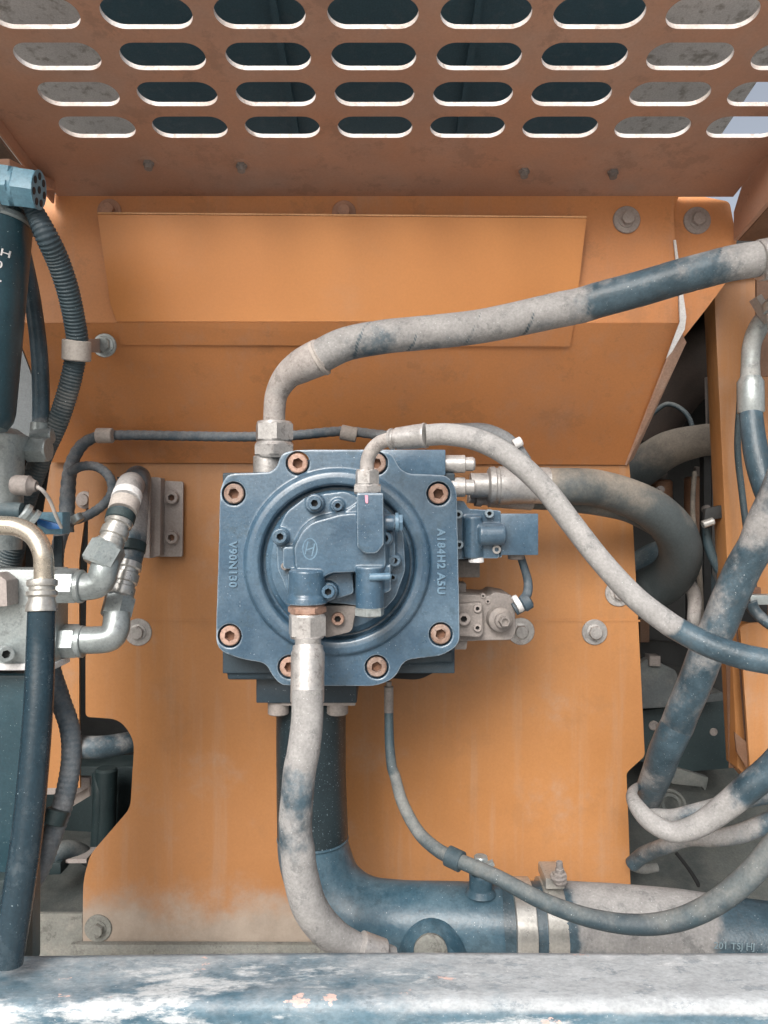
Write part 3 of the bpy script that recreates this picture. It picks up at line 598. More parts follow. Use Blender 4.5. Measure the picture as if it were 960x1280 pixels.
lathe(bm, P(383, 741, .905), Vector((0, 0, -1)), [(0, .020), (.005, .0235), (.012, .0245), (.013, .022), (.013, 0)], 32)
cylinder(bm, P(462, 708, .900), P(462, 761, .900), .0165, .0165, ch=.001, seg=32)
poly(bm, [(446, 715), (479, 715), (478, 760), (446, 760)], .905, .94, rad=3)
poly(bm, [(468, 716), (488, 705), (489, 738), (481, 742)], .900, .94, rad=2)
part('regulator_casting', bm, BLC, pump, cast=.00105, smooth=4)
bm = nb(); lathe(bm, P(461, 721.5, .884), Vector((1, 0, .03)), [(0, .003), (.0012, .0045), (.024, .0045), (.026, .003)], 16); part('adjuster_pin', bm, BLW, pump)
bm = nb(); lathe(bm, P(494, 653, .905), Vector((1, 0, 0)), [(0, .0115), (.004, .0115), (.0042, .0105, True), (.0085, .0105, True), (.009, .008), (.009, 0)], 24); part('side_plug', bm, BLW, pump)
bm = nb(); lathe(bm, P(462, 759, .900), Vector((0, 0, -1)), [(0, .017), (.002, .0178, True), (.009, .0178, True), (.0105, .014), (.0105, 0)], 24, .2); part('bottom_plug', bm, ZG, pump)
bm = nb(); poly(bm, [(398, 757), (446, 757), (440, 790, 6), (405, 798, 6)], .938, .955, rad=4); part('dusty_pocket', bm, TAP, pump, bevel=.003)
for (x, y, r, d, m_) in ((393, 629, 8.5, .914, BL), (422, 632, 6.5, .923, BL), (350, 671, 8.5, .914, BL), (481, 673, 8.5, .902, BL), (493, 701, 7.5, .916, BL), (410, 740, 8.5, .892, BL), (356, 708, 5, .922, TAP), (491, 722, 5, .925, BL), (422, 774, 8, .93, BOLT)):
    cap_screw(pump, x, y, d, r, .014, m=m_, mh=BLACK, name='regulator_screw', depth=.8)
# oval emblem with a slanted H-like mark
em = P(387.5, 686, .8975); bm = nb(); n = 40
def oval(bm, a, b, wd, h):
    rings = []
    for k in range(n):
        t = 2*math.pi*k/n
        rings.append([bm.verts.new(em+Vector(((a+q)*math.cos(t), -hh, (b+q)*math.sin(t)))) for q, hh in ((wd, 0), (wd*.6, h), (-wd*.6, h), (-wd, 0))])
    for k in range(n):
        A, B = rings[k], rings[(k+1) % n]
        for j in range(3): bm.faces.new((A[j], B[j], B[j+1], A[j+1]))
oval(bm, .0083, .0122, .0012, .0016)
def stroke(bm, pts, w_, h):
    for a, b in zip(pts, pts[1:]):
        A = em+Vector((a[0]*1.12, -h/2, a[1]*1.12)); B = em+Vector((b[0]*1.12, -h/2, b[1]*1.12)); bar(bm, A, B, w_, h)
stroke(bm, [(-.0050, -.0056), (-.0020, .0078)], .0015, .0018); stroke(bm, [(.0020, -.0078), (.0050, .0056)], .0015, .0018)
stroke(bm, [(-.0036, -.0014), (.0036, .0014)], .0015, .0017)
bmesh.ops.recalc_face_normals(bm, faces=list(bm.faces)); part('oval_emblem', bm, BLW, pump)
# pink paint mark on top port (flat paint dab)
bm = nb(); poly(bm, [(456, 619), (460, 619), (460, 629), (457, 629)], .8785, .8805, rad=1); part('paint_mark', bm, mat('pink_paint_mark', (.75, .32, .42), bump=0), pump)

# ---- right-hand valves on the pump
bm = nb()
poly(bm, [(560, 625), (580, 626), (586, 636), (626, 638), (628, 697), (560, 700)], 1.02, 1.12, rad=2)
cylinder(bm, P(591, 645, 1.014), P(591, 698, 1.014), .0125, ch=.002)
cylinder(bm, P(597, 668, 1.008), P(632, 668, 1.008), .0145, ch=.003)
poly(bm, [(604, 655), (632, 655), (632, 680), (604, 680)], 1.01, 1.04, rad=3)
poly(bm, [(600, 680), (624, 680), (624, 698), (600, 698)], 1.015, 1.04, rad=3)
vb = part('control_valve', bm, BLC, pump, cast=.0012, smooth=4)
for (x, y, m_) in ((573, 643, BL), (612, 642, BL), (574, 681, BL), (621, 687, ZN)):
    cap_screw(pump, x, y, 1.0115, 5.5, .010, m=ZN if m_ == ZN else mat('valve_screw', (.28, .36, .42), rough=.4, dust=.2, dcol=(.4, .42, .44), scale=40), mh=BLACK, name='valve_screw', depth=.8)
bm = nb(); c = P(595, 697, 1.014); lathe(bm, c, Vector((0, 0, -1)), [(0, .0095), (.003, .0105), (.006, .0105), (.0068, .008), (.0068, 0)], 24); part('valve_plug', bm, WHT, pump)
bm = nb(); pbox(bm, 626, 673, 642, 694, 1.016, 1.08); part('solenoid_box', bm, BL, pump, bevel=.0016)
bm = nb(); c = P(645, 693, 1.04); lathe(bm, c, Vector((0, 0, -1)), [(0, .011), (.006, .011), (.007, .009), (.007, 0)], 20); part('cable_gland', bm, TAP, pump)
bm = nb(); tube(bm, [(651, 696, 1.05, 5), (656, 712, 1.05, 5), (660, 728, 1.05, 5.5), (659, 742, 1.04, 6), (652, 752, 1.03, 6)], 14); part('solenoid_cable', bm, LOOM, pump)
bm = nb(); lathe(bm, P(664, 750, 1.03), Vector((-1, 0, -.55)).normalized(), [(0, .006), (.002, .010), (.012, .011), (.014, .009), (.026, .009), (.027, 0)], 20); part('plug_connector', bm, LOOM, pump)
bm = nb(); lathe(bm, P(650, 753, 1.02), Vector((-1, 0, -.55)).normalized(), [(0, .0115), (.0035, .0125), (.007, .0115), (.007, 0)], 20); part('connector_ring', bm, WHT, pump)
# lower proportional valve: dusty taupe
bm = nb()
poly(bm, [(565, 742), (612, 745), (618, 740), (640, 744), (644, 760), (645, 790), (640, 800), (565, 802)], 1.045, 1.13, rad=3)
poly(bm, [(566, 755), (603, 753, 4), (604, 792, 4), (600, 797, 4), (566, 795)], 1.030, 1.06, rad=2)
part('proportional_valve', bm, TAP, pump, cast=.0013, smooth=3)
for (x, y, r, d) in ((580, 774, 8, 1.022), (597, 761, 5, 1.026), (597, 785, 5, 1.026), (610, 752, 3, 1.042), (604, 745, 3, 1.042)):
    cap_screw(pump, x, y, d, r, .010, m=BRK, mh=BLACK, name='valve_screw', depth=.7)
sx = Vector((.16, -1, 0)).normalized()
bm = nb(); lathe(bm, P(622, 773, 1.046), sx, [(0, .0165), (.014, .0165), (.016, .014), (.017, .010), (.022, .010), (.0225, .007, True), (.033, .007, True), (.033, .0045), (.029, .0045), (.029, 0)], 24); part('solenoid_coil', bm, TAP, pump)
bm = nb(); poly(bm, [(560, 797), (585, 797), (583, 812), (560, 812)], 1.05, 1.1, rad=2); part('dusty_boss', bm, TAP, pump, bevel=.002)
for b_ in ((560, 600, 700, 722), (560, 583, 729, 742)): bm = nb(); pbox(bm, *b_, 1.08, 1.12); part('dusty_boss', bm, TAP, pump, bevel=.002)

# ------------------------------------------------------------------ hoses
def nut(par, x0, y0, x1, y1, d, r, m=ZN, d1=None, name='hex_nut', tw=0.0):
    d1 = d if d1 is None else d1; bm = nb(); hexnut(bm, P(x0, y0, d), P(x1, y1, d1), r*d/F, tw); return part(name, bm, m, par)
def ring(par, x0, y0, x1, y1, d, r, m=ZN, d1=None, name='collar', r2=None, ch=.0012):
    d1 = d if d1 is None else d1; bm = nb(); cylinder(bm, P(x0, y0, d), P(x1, y1, d1), r*d/F, (r2 or r)*d1/F, ch=ch); return part(name, bm, m, par)
def ferrule(par, pts, m=ZN, flutes=False, name='ferrule'):
    bm = nb(); tube(bm, pts, 28, step=.003)
    return part(name, bm, m, par, angle=25)

h = thing('upper_hose', 'large dusty grey hydraulic hose rising from the pump top left to the right edge', 'hose', P(342, 580, 1.04))
bm = nb(); tube(bm, [(392, 450, 1.0, 21, .75), (430, 431, .99, 21, .65), (480, 421, .98, 21, .52), (520, 417, .98, 21, .66), (600, 408, .97, 21, .7), (700, 387, .96, 22, .75), (725, 382, .955, 22, .62), (748, 375, .95, 22, .34), (800, 361, .94, 22, .3), (850, 346, .93, 22, .36), (880, 338, .925, 22, .42), (915, 329, .92, 22, .55), (960, 322, .91, 22, .75), (1010, 314, .90, 22, .8)], 32, step=.0018, helix=(.072, .028)); part('rubber_hose', bm, RUB, h)
bm = nb(); tube(bm, [(343, 535, 1.04, 14, .4), (343, 515, 1.035, 13.5, .4), (346, 492, 1.03, 14, .4), (359, 470, 1.02, 17, .5), (376, 458, 1.01, 21, .5), (392, 450, 1.0, 22.5, .5), (400, 446.5, 1.0, 23, .5), (402, 446, 1.0, 21, .5)], 32); part('elbow', bm, ZN, h)
bm = nb(); lathe(bm, P(400, 447, .998), P(410, 441, .995)-P(400, 447, .998), [(-.004, .0225), (-.003, .0245), (.001, .0245), (.002, .0225)], 32); part('collar', bm, TAPE, h)
nut(h, 343, 554, 343, 527, 1.04, 25, tw=.26); nut(h, 343, 573, 343, 553, 1.04, 27, tw=.1)
ring(h, 335, 592, 335, 570, 1.04, 18.5, name='port_adapter', m=ZN)
ring(h, 948, 326, 975, 321, .91, 25.5, name='collar')

h = thing('curved_hose', 'thin pale hose arching from the pump centre port down to the right edge', 'hose', P(459, 618, .91))
bm = nb(); tube(bm, [(532, 544, .86, 13.5, .9), (560, 543, .86, 14, .9), (600, 551, .85, 14, .9), (640, 573, .84, 14, .9), (680, 610, .835, 14, .9), (715, 655, .83, 14, .9), (752, 702, .82, 14, .85), (795, 748, .81, 14.5, .85), (835, 779, .80, 15, .8), (848, 787, .80, 15, .25), (885, 806, .79, 15.5, .1), (930, 821, .78, 16, .15), (980, 830, .77, 16, .2)], 28, helix=(.05, .008)); part('rubber_hose', bm, RUB, h)
bm = nb(); tube(bm, [(459, 595, .90, 8.8, .3), (459, 578, .90, 8.8, .3), (464, 564, .895, 9, .3), (474, 554, .89, 9, .3), (487, 549, .88, 9, .3), (493, 548, .88, 9, .3)], 24); part('elbow', bm, ZN, h)
bm = nb(); lathe(bm, P(488, 549, .88), P(536, 544, .86)-P(488, 549, .88), [(-.001, .009), (0, .012), (.003, .0125), (.004, .0108), (.006, .0108), (.008, .0125), (.030, .0136), (.040, .0138), (.042, .0145), (.0445, .0140), (.045, .011)], 28); part('ferrule', bm, ZN, h)
nut(h, 459, 607, 459, 587, .905, 15.5, tw=.2); nut(h, 459.5, 618, 459.5, 605, .908, 19, tw=.0)

h = thing('lower_hose', 'thick dusty hose dropping from the pump bottom port behind the front beam', 'hose', P(384, 760, .905))
bm = nb(); tube(bm, [(384, 862, .87, 19.5, .85), (384, 900, .865, 20, .85), (379, 940, .86, 20.5, .8), (375, 960, .86, 20.5, .55), (371, 1000, .86, 20.5, .45), (369, 1040, .86, 21, .5), (372, 1065, .86, 21.5, .6), (376, 1095, .865, 22, .85), (388, 1135, .87, 22, .85), (412, 1166, .88, 21, .85), (444, 1183, .89, 17, .8), (490, 1198, .90, 14, .7)], 32, lump=.006); part('rubber_hose', bm, RUB, h)
nut(h, 384, 797, 384, 766, .905, 24.5, tw=.26); nut(h, 384, 768, 384, 755, .905, 24, m=BOLT, name='lock_nut', tw=.5)
ring(h, 385, 814, 385, 795, .895, 16.5, name='neck')
bm = nb(); lathe(bm, P(385, 806, .892), P(384, 878, .875)-P(385, 806, .892), [(0, .015), (.001, .0175), (.006, .018), (.009, .0195), (.011, .0195), (.064, .0192), (.0655, .018)], 32); part('ferrule', bm, ZN, h)
bm = nb(); lathe(bm, P(448, 1184, .885), P(470, 1192, .89)-P(448, 1184, .885), [(0, .015), (.002, .0185), (.03, .0185)], 24); part('end_sleeve', bm, ZN, h)

h = thing('suction_pipe', 'large blue painted suction elbow pipe running down from the pump and right', 'pipe', P(390, 885, 1.1))
bm = nb(); tube(bm, [(389, 870, 1.10, 42), (389, 960, 1.10, 42), (390, 1030, 1.10, 43), (394, 1072, 1.095, 45), (412, 1115, 1.085, 46), (448, 1143, 1.07, 47), (500, 1152, 1.05, 47.5), (560, 1154, 1.04, 48), (640, 1156, 1.03, 48)], 40, step=.008); part('pipe', bm, PIPE, h)
bm = nb(); tube(bm, [(389, 872, 1.0985, 43.2), (389, 960, 1.0985, 43.2), (391, 1046, 1.0982, 44.2)], 40, step=.02); part('black_riser', bm, PIPED, h)
bm = nb(); c0 = P(391, 1049, 1.097); lathe(bm, c0, Vector((0, 0, 1)), [(0, .0505), (.002, .0515), (.004, .0505)], 40); part('weld_bead', bm, PIPE, h)
bm = nb(); cylinder(bm, P(601, 1120, 1.02), P(601, 1092, 1.02), .0155, ch=.002); lathe(bm, P(601, 1113, 1.02), Vector((0, 0, 1)), [(-.004, .021), (0, .018), (.003, .0155)], 24); sp = part('spigot', bm, PIPE, h)
bm = nb(); cylinder(bm, P(601, 1092, 1.02), P(601, 1082, 1.02), .013, ch=.002); hexnut(bm, P(601, 1085, 1.02), P(601, 1070, 1.02), .010); bar(bm, P(590, 1090, 1.005), P(617, 1078, 1.005), .006, .008); part('plug', bm, ZG, sp)
bm = nb(); lathe(bm, P(541, 1182, 1.02), Vector((0, -1, .12)).normalized(), [(0, .050), (.03, .044), (.045, .037), (.055, .031), (.060, .029), (.061, 0)], 40); bs = part('boss', bm, PIPE, h)
bm = nb(); lathe(bm, P(538, 1188, .962), Vector((0, -1, .12)).normalized(), [(0, .021), (.005, .021), (.008, .017), (.0085, .0)], 36); part('boss_plug', bm, GRITL, bs)

h = thing('suction_hose', 'fat dusty rubber suction hose clamped to the blue pipe behind the beam', 'hose', P(650, 1156, 1.02))
bm = nb(); tube(bm, [(632, 1156, 1.03, 50, -.1), (695, 1156, 1.02, 50, -.1), (712, 1156, 1.02, 50, .5), (725, 1157, 1.02, 50, .62), (780, 1160, 1.01, 50, .6), (850, 1167, 1.0, 51, .85), (885, 1172, .99, 51, .7), (905, 1175, .985, 51, .12), (960, 1182, .975, 51, .1), (1020, 1190, .96, 51, .15)], 48, step=.007); part('rubber_hose', bm, RUB, h)
tt = text(h, '201 TSJ HJ', 918, 1183, .93, .0115, R(-2), mat('faded_print', (.20, .28, .32), bump=0), .0003, name='printed_marking', flat=True)
for i, (x0, x1) in enumerate(((638, 662), (675, 699))):
    bm = nb(); rr = .0585
    lathe(bm, P(x0, 1156, 1.025), Vector((1, 0, -.01)).normalized(), [(0, rr-.002), (0, rr), (.0008, rr+.0006), ((x1-x0)*.00106, rr+.0006), ((x1-x0)*.00106+.0008, rr), ((x1-x0)*.00106+.0008, rr-.002)], 56)
    cl = part('clamp_band', bm, ZNC, h)
    if i == 1:
        bm = nb(); pbox(bm, 682, 706, 1098, 1112, 1.0, 1.05); part('clamp_lug', bm, ZNC, cl, bevel=.002)
        bm = nb(); lathe(bm, P(700, 1105, .985), Vector((-.05, -.1, 1)).normalized(), [(0, .007), (.004, .009), (.008, .009, True), (.015, .009, True), (.016, .0055), (.021, .0055), (.022, .0045), (.030, .004), (.031, 0)], 24); part('clamp_bolt', bm, TAP, cl)
        bm = nb(); lathe(bm, P(698, 1098, .985), Vector((-.05, -.1, 1)).normalized(), [(0, .010), (.003, .011), (.005, .010)], 20); part('clamp_washer', bm, TAP, cl)

h = thing('drain_hose', 'thin dark hose looping from under the pump to the lower right edge', 'hose', P(486, 858, 1.06))
bm = nb(); tube(bm, [(486, 890, 1.06, 5.6, 0), (487, 930, 1.05, 6, 0), (490, 960, 1.04, 6.4, .1), (493, 968, 1.04, 6.8, .4), (503, 1003, 1.02, 7.5, .4), (523, 1040, .99, 8, .3), (548, 1063, .96, 8.6, .15), (572, 1075, .94, 9, .2), (620, 1096, .91, 9.5, .2), (680, 1127, .89, 10.5, .15), (740, 1148, .88, 11.5, .12), (800, 1156, .87, 12.5, .12), (850, 1149, .86, 13.5, .15), (895, 1128, .85, 14.5, .2), (935, 1096, .84, 15, .25), (975, 1050, .83, 15, .3)], 24); part('rubber_hose', bm, RUBD, h)
bm = nb(); lathe(bm, P(486, 852, 1.06), Vector((0, 0, -1)), [(0, .004), (.006, .004), (.007, .0065), (.042, .0065), (.044, .0055)], 18); part('ferrule', bm, TAP, h)
bm = nb(); lathe(bm, P(559, 1069, .95), (P(584, 1081, .935)-P(559, 1069, .95)), [(0, .0105), (.001, .0125), (.020, .0125), (.021, .0105)], 24); part('rubber_sleeve', bm, RUBD, h)

h = thing('return_hose', 'thick taupe hose leaving the pump right side and bending down into the gap', 'hose', P(600, 606, 1.1))
bm = nb(); tube(bm, [(686, 608, 1.10, 23, .2), (720, 608, 1.10, 23, 0), (745, 610, 1.11, 23, .25), (785, 622, 1.13, 24, .15), (820, 640, 1.15, 25, -.05), (845, 668, 1.18, 26, -.15), (850, 698, 1.22, 26, -.2), (834, 724, 1.28, 27, -.3), (800, 742, 1.34, 28, -.4), (765, 755, 1.4, 29, -.5)], 32, helix=(.05, .01)); part('rubber_hose', bm, TAUPE, h)
bm = nb(); lathe(bm, P(588, 607, 1.10), P(690, 607, 1.10)-P(588, 607, 1.10), [(0, .018), (.024, .018), (.025, .023), (.027, .0265), (.034, .0275), (.036, .0255), (.039, .0255), (.041, .0275), (.055, .0275), (.058, .026), (.112, .026), (.114, .024)], 32); part('ferrule', bm, ZN, h)
h = thing('pilot_hose', 'thin hose with a grey ferrule running just under the thick return hose', 'hose', P(600, 628, 1.12))
bm = nb(); tube(bm, [(660, 627, 1.13, 9.5, .2), (700, 629, 1.14, 10, .1), (750, 635, 1.15, 10, .3), (790, 645, 1.17, 10, .1), (830, 670, 1.2, 10, -.1), (850, 710, 1.26, 10, -.2)], 18); part('rubber_hose', bm, TAUPE, h)
bm = nb(); lathe(bm, P(585, 622, 1.12), P(667, 628, 1.13)-P(585, 622, 1.12), [(0, .008), (.010, .008), (.011, .012), (.020, .012), (.021, .0095), (.030, .0095), (.031, .0118), (.095, .0118), (.097, .0105)], 24); part('ferrule', bm, BRK, h)

h = thing('diagonal_hose', 'thick dusty hose slanting down from the right edge to the coil of hoses', 'hose', P(900, 780, 1.0))
bm = nb(); tube(bm, [(1000, 540, .90, 21, .6), (975, 610, .92, 21, .5), (955, 655, .94, 21.5, .6), (945, 682, .95, 21.5, .45), (930, 708, .96, 21.5, .32), (912, 748, .97, 21.5, .42), (900, 778, .98, 21.5, .5), (886, 808, .99, 21, .46), (870, 850, 1.01, 20.5, .38), (852, 892, 1.03, 20, .45), (846, 908, 1.04, 20, .5), (842, 915, 1.04, 20, .1), (830, 942, 1.06, 19.5, .1), (824, 960, 1.08, 19, .5), (812, 990, 1.12, 17, .4), (806, 1006, 1.16, 15, .3)], 30); part('rubber_hose', bm, RUB, h)
h = thing('coiled_hose', 'dusty hose sweeping in from the right edge and hooking round the diagonal hose end', 'hose', P(850, 1030, 1.0))
bm = nb(); tube(bm, [(1000, 920, .95, 18, .2), (965, 960, .97, 18, .25), (935, 985, .98, 17.5, .3), (905, 1010, .99, 16, .75), (870, 1033, 1.0, 14, .8), (840, 1040, 1.01, 12.5, .8), (812, 1026, 1.02, 12, .75), (796, 1008, 1.04, 10, .6), (790, 994, 1.07, 7, .5), (795, 984, 1.11, 4.5, .5), (806, 979, 1.14, 3.5, .5)], 24); part('rubber_hose', bm, RUB, h)
h = thing('back_coil_hose', 'thinner dusty hose passing behind the hooked coil hose at the right', 'hose', P(850, 1020, 1.1))
bm = nb(); tube(bm, [(1000, 985, 1.06, 13, .6), (955, 992, 1.07, 13, .4), (905, 1005, 1.08, 10, .5), (870, 1014, 1.09, 9.5, .45), (840, 1021, 1.10, 9.5, .55), (812, 1018, 1.12, 9.5, .6), (796, 1010, 1.14, 8, .5)], 20); part('rubber_hose', bm, RUB, h)
h = thing('low_coil_hose', 'lowest dusty hose curving out of the coil toward the right edge', 'hose', P(900, 1050, 1.1))
bm = nb(); tube(bm, [(1000, 1012, 1.05, 12, .3), (960, 1028, 1.07, 12, .4), (925, 1042, 1.08, 11.5, .6), (890, 1048, 1.1, 10, .8), (860, 1048, 1.13, 9.5, .7), (830, 1058, 1.16, 9.5, .5), (805, 1068, 1.2, 9.5, .4), (790, 1080, 1.22, 9, .2)], 20); part('rubber_hose', bm, RUB, h)
h = thing('floor_hose', 'stub of grey hose lying on the dusty floor in the lower right gap', 'hose', P(810, 1080, 1.3))
bm = nb(); tube(bm, [(780, 1078, 1.3, 6, .5), (802, 1086, 1.29, 6, .5), (822, 1084, 1.29, 5, .5)], 14); part('rubber_hose', bm, RUBD, h)

h = thing('right_edge_hose', 'dark hose with a curved grey metal elbow at the upper right edge', 'hose', P(940, 490, 1.0))
bm = nb(); tube(bm, [(938, 508, 1.0, 13.5, 0), (941, 540, .99, 14, .05), (947, 575, .98, 15, .0), (958, 610, .97, 16, .1), (975, 650, .96, 16, .1)], 24); part('rubber_hose', bm, RUB, h)
bm = nb(); tube(bm, [(978, 386, 1.0, 13, .3), (960, 396, 1.0, 13, .3), (948, 410, 1.0, 12, .3), (940, 430, 1.0, 11, .3), (938, 455, 1.0, 11, .3), (938, 475, 1.0, 12, .3)], 24); part('elbow', bm, ZG, h)
bm = nb(); lathe(bm, P(938, 470, 1.0), P(938.5, 516, 1.0)-P(938, 470, 1.0), [(0, .012), (.008, .0165), (.046, .0168), (.048, .016), (.048, 0)], 28); part('ferrule', bm, ZG, h)
h = thing('edge_fitting', 'pale pipe fitting cut by the right edge above the dark hose', 'fitting', P(960, 400, .97))
bm = nb(); lathe(bm, P(968, 372, .96), Vector((.15, -.1, -1)).normalized(), [(0, .010), (.006, .016), (.016, .016), (.018, .013), (.03, .0145), (.10, .0145), (.102, .0)], 28); part('fitting_body', bm, ZG, h)
bm = nb(); bar(bm, P(944, 372, .98), P(962, 402, .98), .008, .02); part('tab', bm, TAPE, h, bevel=.001)
h = thing('side_elbow_fitting', 'short grey blue elbow at the right edge beside the diagonal hose', 'fitting', P(950, 755, 1.1))
bm = nb(); tube(bm, [(975, 790, 1.04, 6, .3), (955, 775, 1.05, 7, .3), (942, 762, 1.06, 7.5, .3), (938, 752, 1.06, 8, .3)], 14); part('rubber_hose', bm, RUB, h)
bm = nb(); pbox(bm, 938, 985, 744, 756, 1.06, 1.08); part('bracket', bm, ZG, h, bevel=.001)
bm = nb(); pbox(bm, 934, 952, 734, 746, 1.09, 1.10); part('stop_block', bm, HOLE, h, bevel=.003)
bm = nb(); poly(bm, [(930, 748), (960, 745), (960, 782), (925, 776)], 1.125, 1.13); part('backing', bm, BLACK, h)

# ------------------------------------------------------------------ wiring looms
h = thing('horizontal_loom', 'grey wiring loom running across the deflector foot above the pump', 'wiring loom', P(300, 543, 1.18))
bm = nb(); tube(bm, [(83, 665, 1.16, 9, .2), (84, 630, 1.16, 9.5, .2), (86, 600, 1.17, 9, .2), (90, 578, 1.18, 8, .2), (103, 556, 1.185, 7.5, .2), (122, 546, 1.19, 6.5, .25), (160, 544, 1.19, 6.2, .2), (230, 545, 1.18, 6.2, .2), (310, 546, 1.17, 6.2, .15), (370, 544, 1.16, 6.2, .15), (430, 539, 1.15, 6.2, .2), (470, 543, 1.14, 6.2, .5), (520, 548, 1.13, 7, .6)], 14, rib=(.012, .035)); part('sleeve', bm, LOOM, h)
bm = nb(); tube(bm, [(470, 545, 1.12, 6, .8), (520, 546, 1.12, 12, .9), (570, 540, 1.11, 11, .9), (610, 541, 1.10, 11, .9), (632, 549, 1.09, 9, .7), (648, 560, 1.08, 6, .3), (660, 575, 1.08, 5, .2)], 16, lump=.03); part('taped_section', bm, LOOM, h)
for (x, y, r, L2) in ((131, 544.5, 9.5, 10), (436, 541, 9.5, 10)):
    bm = nb(); dd = 1.18 if x < 200 else 1.145; cylinder(bm, P(x-L2, y+(0 if x < 200 else -1), dd), P(x+L2, y+(0 if x < 200 else 3), dd), r*dd/F, ch=.001); part('tape_wrap', bm, TAPE, h)
bm = nb(); cylinder(bm, P(642, 556, 1.07), P(652, 551, 1.07), .007, ch=.001); part('cable_tie', bm, WHT, h)
h = thing('loom_branch', 'thin grey loom branch looping beside the bracket at the left', 'wiring loom', P(120, 620, 1.15))
bm = nb(); tube(bm, [(88, 590, 1.15, 6, .2), (102, 583, 1.14, 5.8, .2), (122, 584, 1.13, 5.8, .2), (137, 597, 1.12, 5.8, .2), (140, 615, 1.12, 5.8, .2), (128, 632, 1.12, 5.8, .2), (108, 645, 1.11, 6, .2), (84, 653, 1.10, 6, .2)], 14, rib=(.008, .03)); part('sleeve', bm, LOOM, h)
bm = nb(); cylinder(bm, P(94, 644, 1.09), P(99, 652, 1.09), .009, ch=.001); part('cable_tie', bm, ZG, h)
h = thing('drooping_loom', 'taped grey loom drooping past the lower left opening behind the black hose', 'wiring loom', P(85, 900, 1.05))
bm = nb(); tube(bm, [(80, 655, 1.10, 9, .3), (72, 690, 1.08, 8, .4), (70, 760, 1.06, 8, .1), (64, 825, 1.05, 10, .1), (74, 870, 1.04, 12, .1), (87, 910, 1.03, 12, .1), (89, 950, 1.02, 12, .1), (80, 1000, 1.01, 12.5, .25), (65, 1045, 1.0, 12.5, .3), (50, 1085, .99, 12.5, .3), (30, 1120, .98, 12, .3)], 18, rib=(.007, .022)); part('sleeve', bm, LOOM, h)
bm = nb(); bar(bm, P(73, 670, 1.06), P(73, 830, 1.04), .012, .004); part('strap', bm, RUBD, h, bevel=.001)
bm = nb(); cylinder(bm, P(73, 1012, .995), P(66, 1030, .99), .0145, ch=.001); part('tape_wrap', bm, DKT, h)

# ------------------------------------------------------------------ left edge
h = thing('left_canister', 'tall teal canister cut by the left edge with white letters', 'canister', P(-15, 400, .87))
c0 = P(-22, 525, .86); c1 = P(-9, 262, .88); ax = (c1-c0).normalized(); LL = (c1-c0).length
bm = nb(); lathe(bm, c0, ax, [(-.01, .026), (.0, .032), (.01, .034), (LL-.02, .0425), (LL-.018, .043), (LL, .043)], 48); part('canister_body', bm, FILT, h)
bm = nb(); lathe(bm, c0, ax, [(LL-.02, .0435), (LL-.018, .0455), (LL-.013, .0455), (LL-.011, .043), (LL-.006, .043), (LL-.004, .0455), (LL+.004, .0455), (LL+.012, .042), (LL+.03, .034), (LL+.035, .020)], 48); part('canister_head', bm, ZG, h)
def wrap(co):
    # lay flat print on the canister skin
    q = co-c0; s = q.dot(ax); r_ = .034+(.0425-.034)*max(0, min(1, (s-.01)/(LL-.03)))+.0006
    cc = c0+ax*s; dx = co.x-cc.x; dx = max(-r_*.97, min(r_*.97, dx)); dy = math.sqrt(r_*r_-dx*dx)
    return Vector((co.x, cc.y-dy, co.z))
for s_, x, y, sz in (('H', 5.5, 316, .0115), ('0', 0, 332, .012), ('-', 0, 350, .018)):
    text(h, s_, x, y, .845, sz, R(-8), WHT, .0002, name='printed_letter', flat=True, curve=wrap)
h = thing('round_connector', 'pale blue hexagonal plug with round sockets on the corrugated conduit top left', 'connector', P(25, 237, .84))
hx = Vector((1, .06, -.12)).normalized(); c = P(24, 234, .845)
bm = nb(); lathe(bm, c-hx*.016, hx, [(0, .020), (.001, .0235, True), (.010, .0235, True), (.011, .0205), (.014, .0205), (.015, .0225, True), (.036, .0225, True), (.0375, .021)], 24, .35); part('connector_body', bm, CONN, h)
u, v = frame(hx)
for k in range(8):
    a = 2*math.pi*k/7; o_ = (u*math.cos(a)+v*math.sin(a))*.0142 if k < 7 else Vector((0, 0, 0))
    bm = nb(); lathe(bm, c+hx*.0212+o_, hx, [(0, .0040), (.0008, .0040), (.0008, 0)], 16); part('socket', bm, mat('socket_black', (.01, .02, .03), bump=0) if k == 0 else bpy.data.materials['socket_black'], h)
bm = nb(); cylinder(bm, P(-30, 240, .86), P(12, 240, .85), .026, ch=.003); part('white_cap', bm, ZG, h)
h = thing('corrugated_conduit', 'thick ribbed black conduit curving down from the pale blue plug at left', 'conduit', P(60, 300, .92))
bm = nb(); tube(bm, [(36, 250, .86, 10, 0), (45, 268, .865, 12, 0), (58, 295, .87, 14, .0), (72, 325, .89, 14, .1), (84, 360, .91, 13.5, .0), (92, 395, .93, 13, .0), (97, 430, .95, 13, .0), (94, 450, .96, 12.5, .1), (86, 485, .97, 12.5, .2), (73, 525, .98, 12.5, .25), (57, 560, .99, 12.5, .25), (42, 595, 1.0, 13, .2), (30, 630, 1.01, 13, .2), (20, 670, 1.02, 14, .1), (10, 710, 1.03, 15, .1), (5, 750, 1.03, 15, 0)], 22, rib=(.0044, .035)); part('ribbed_sleeve', bm, RUBD, h)
h = thing('conduit_clip', 'beige band clip bolted to the deflector holding the ribbed conduit', 'clip', P(130, 432, 1.07))
bm = nb(); cylinder(bm, P(96, 425, .95), P(95.5, 451, .955), 17.5*.00099, ch=.0015, seg=28); part('band', bm, TAPE, h)
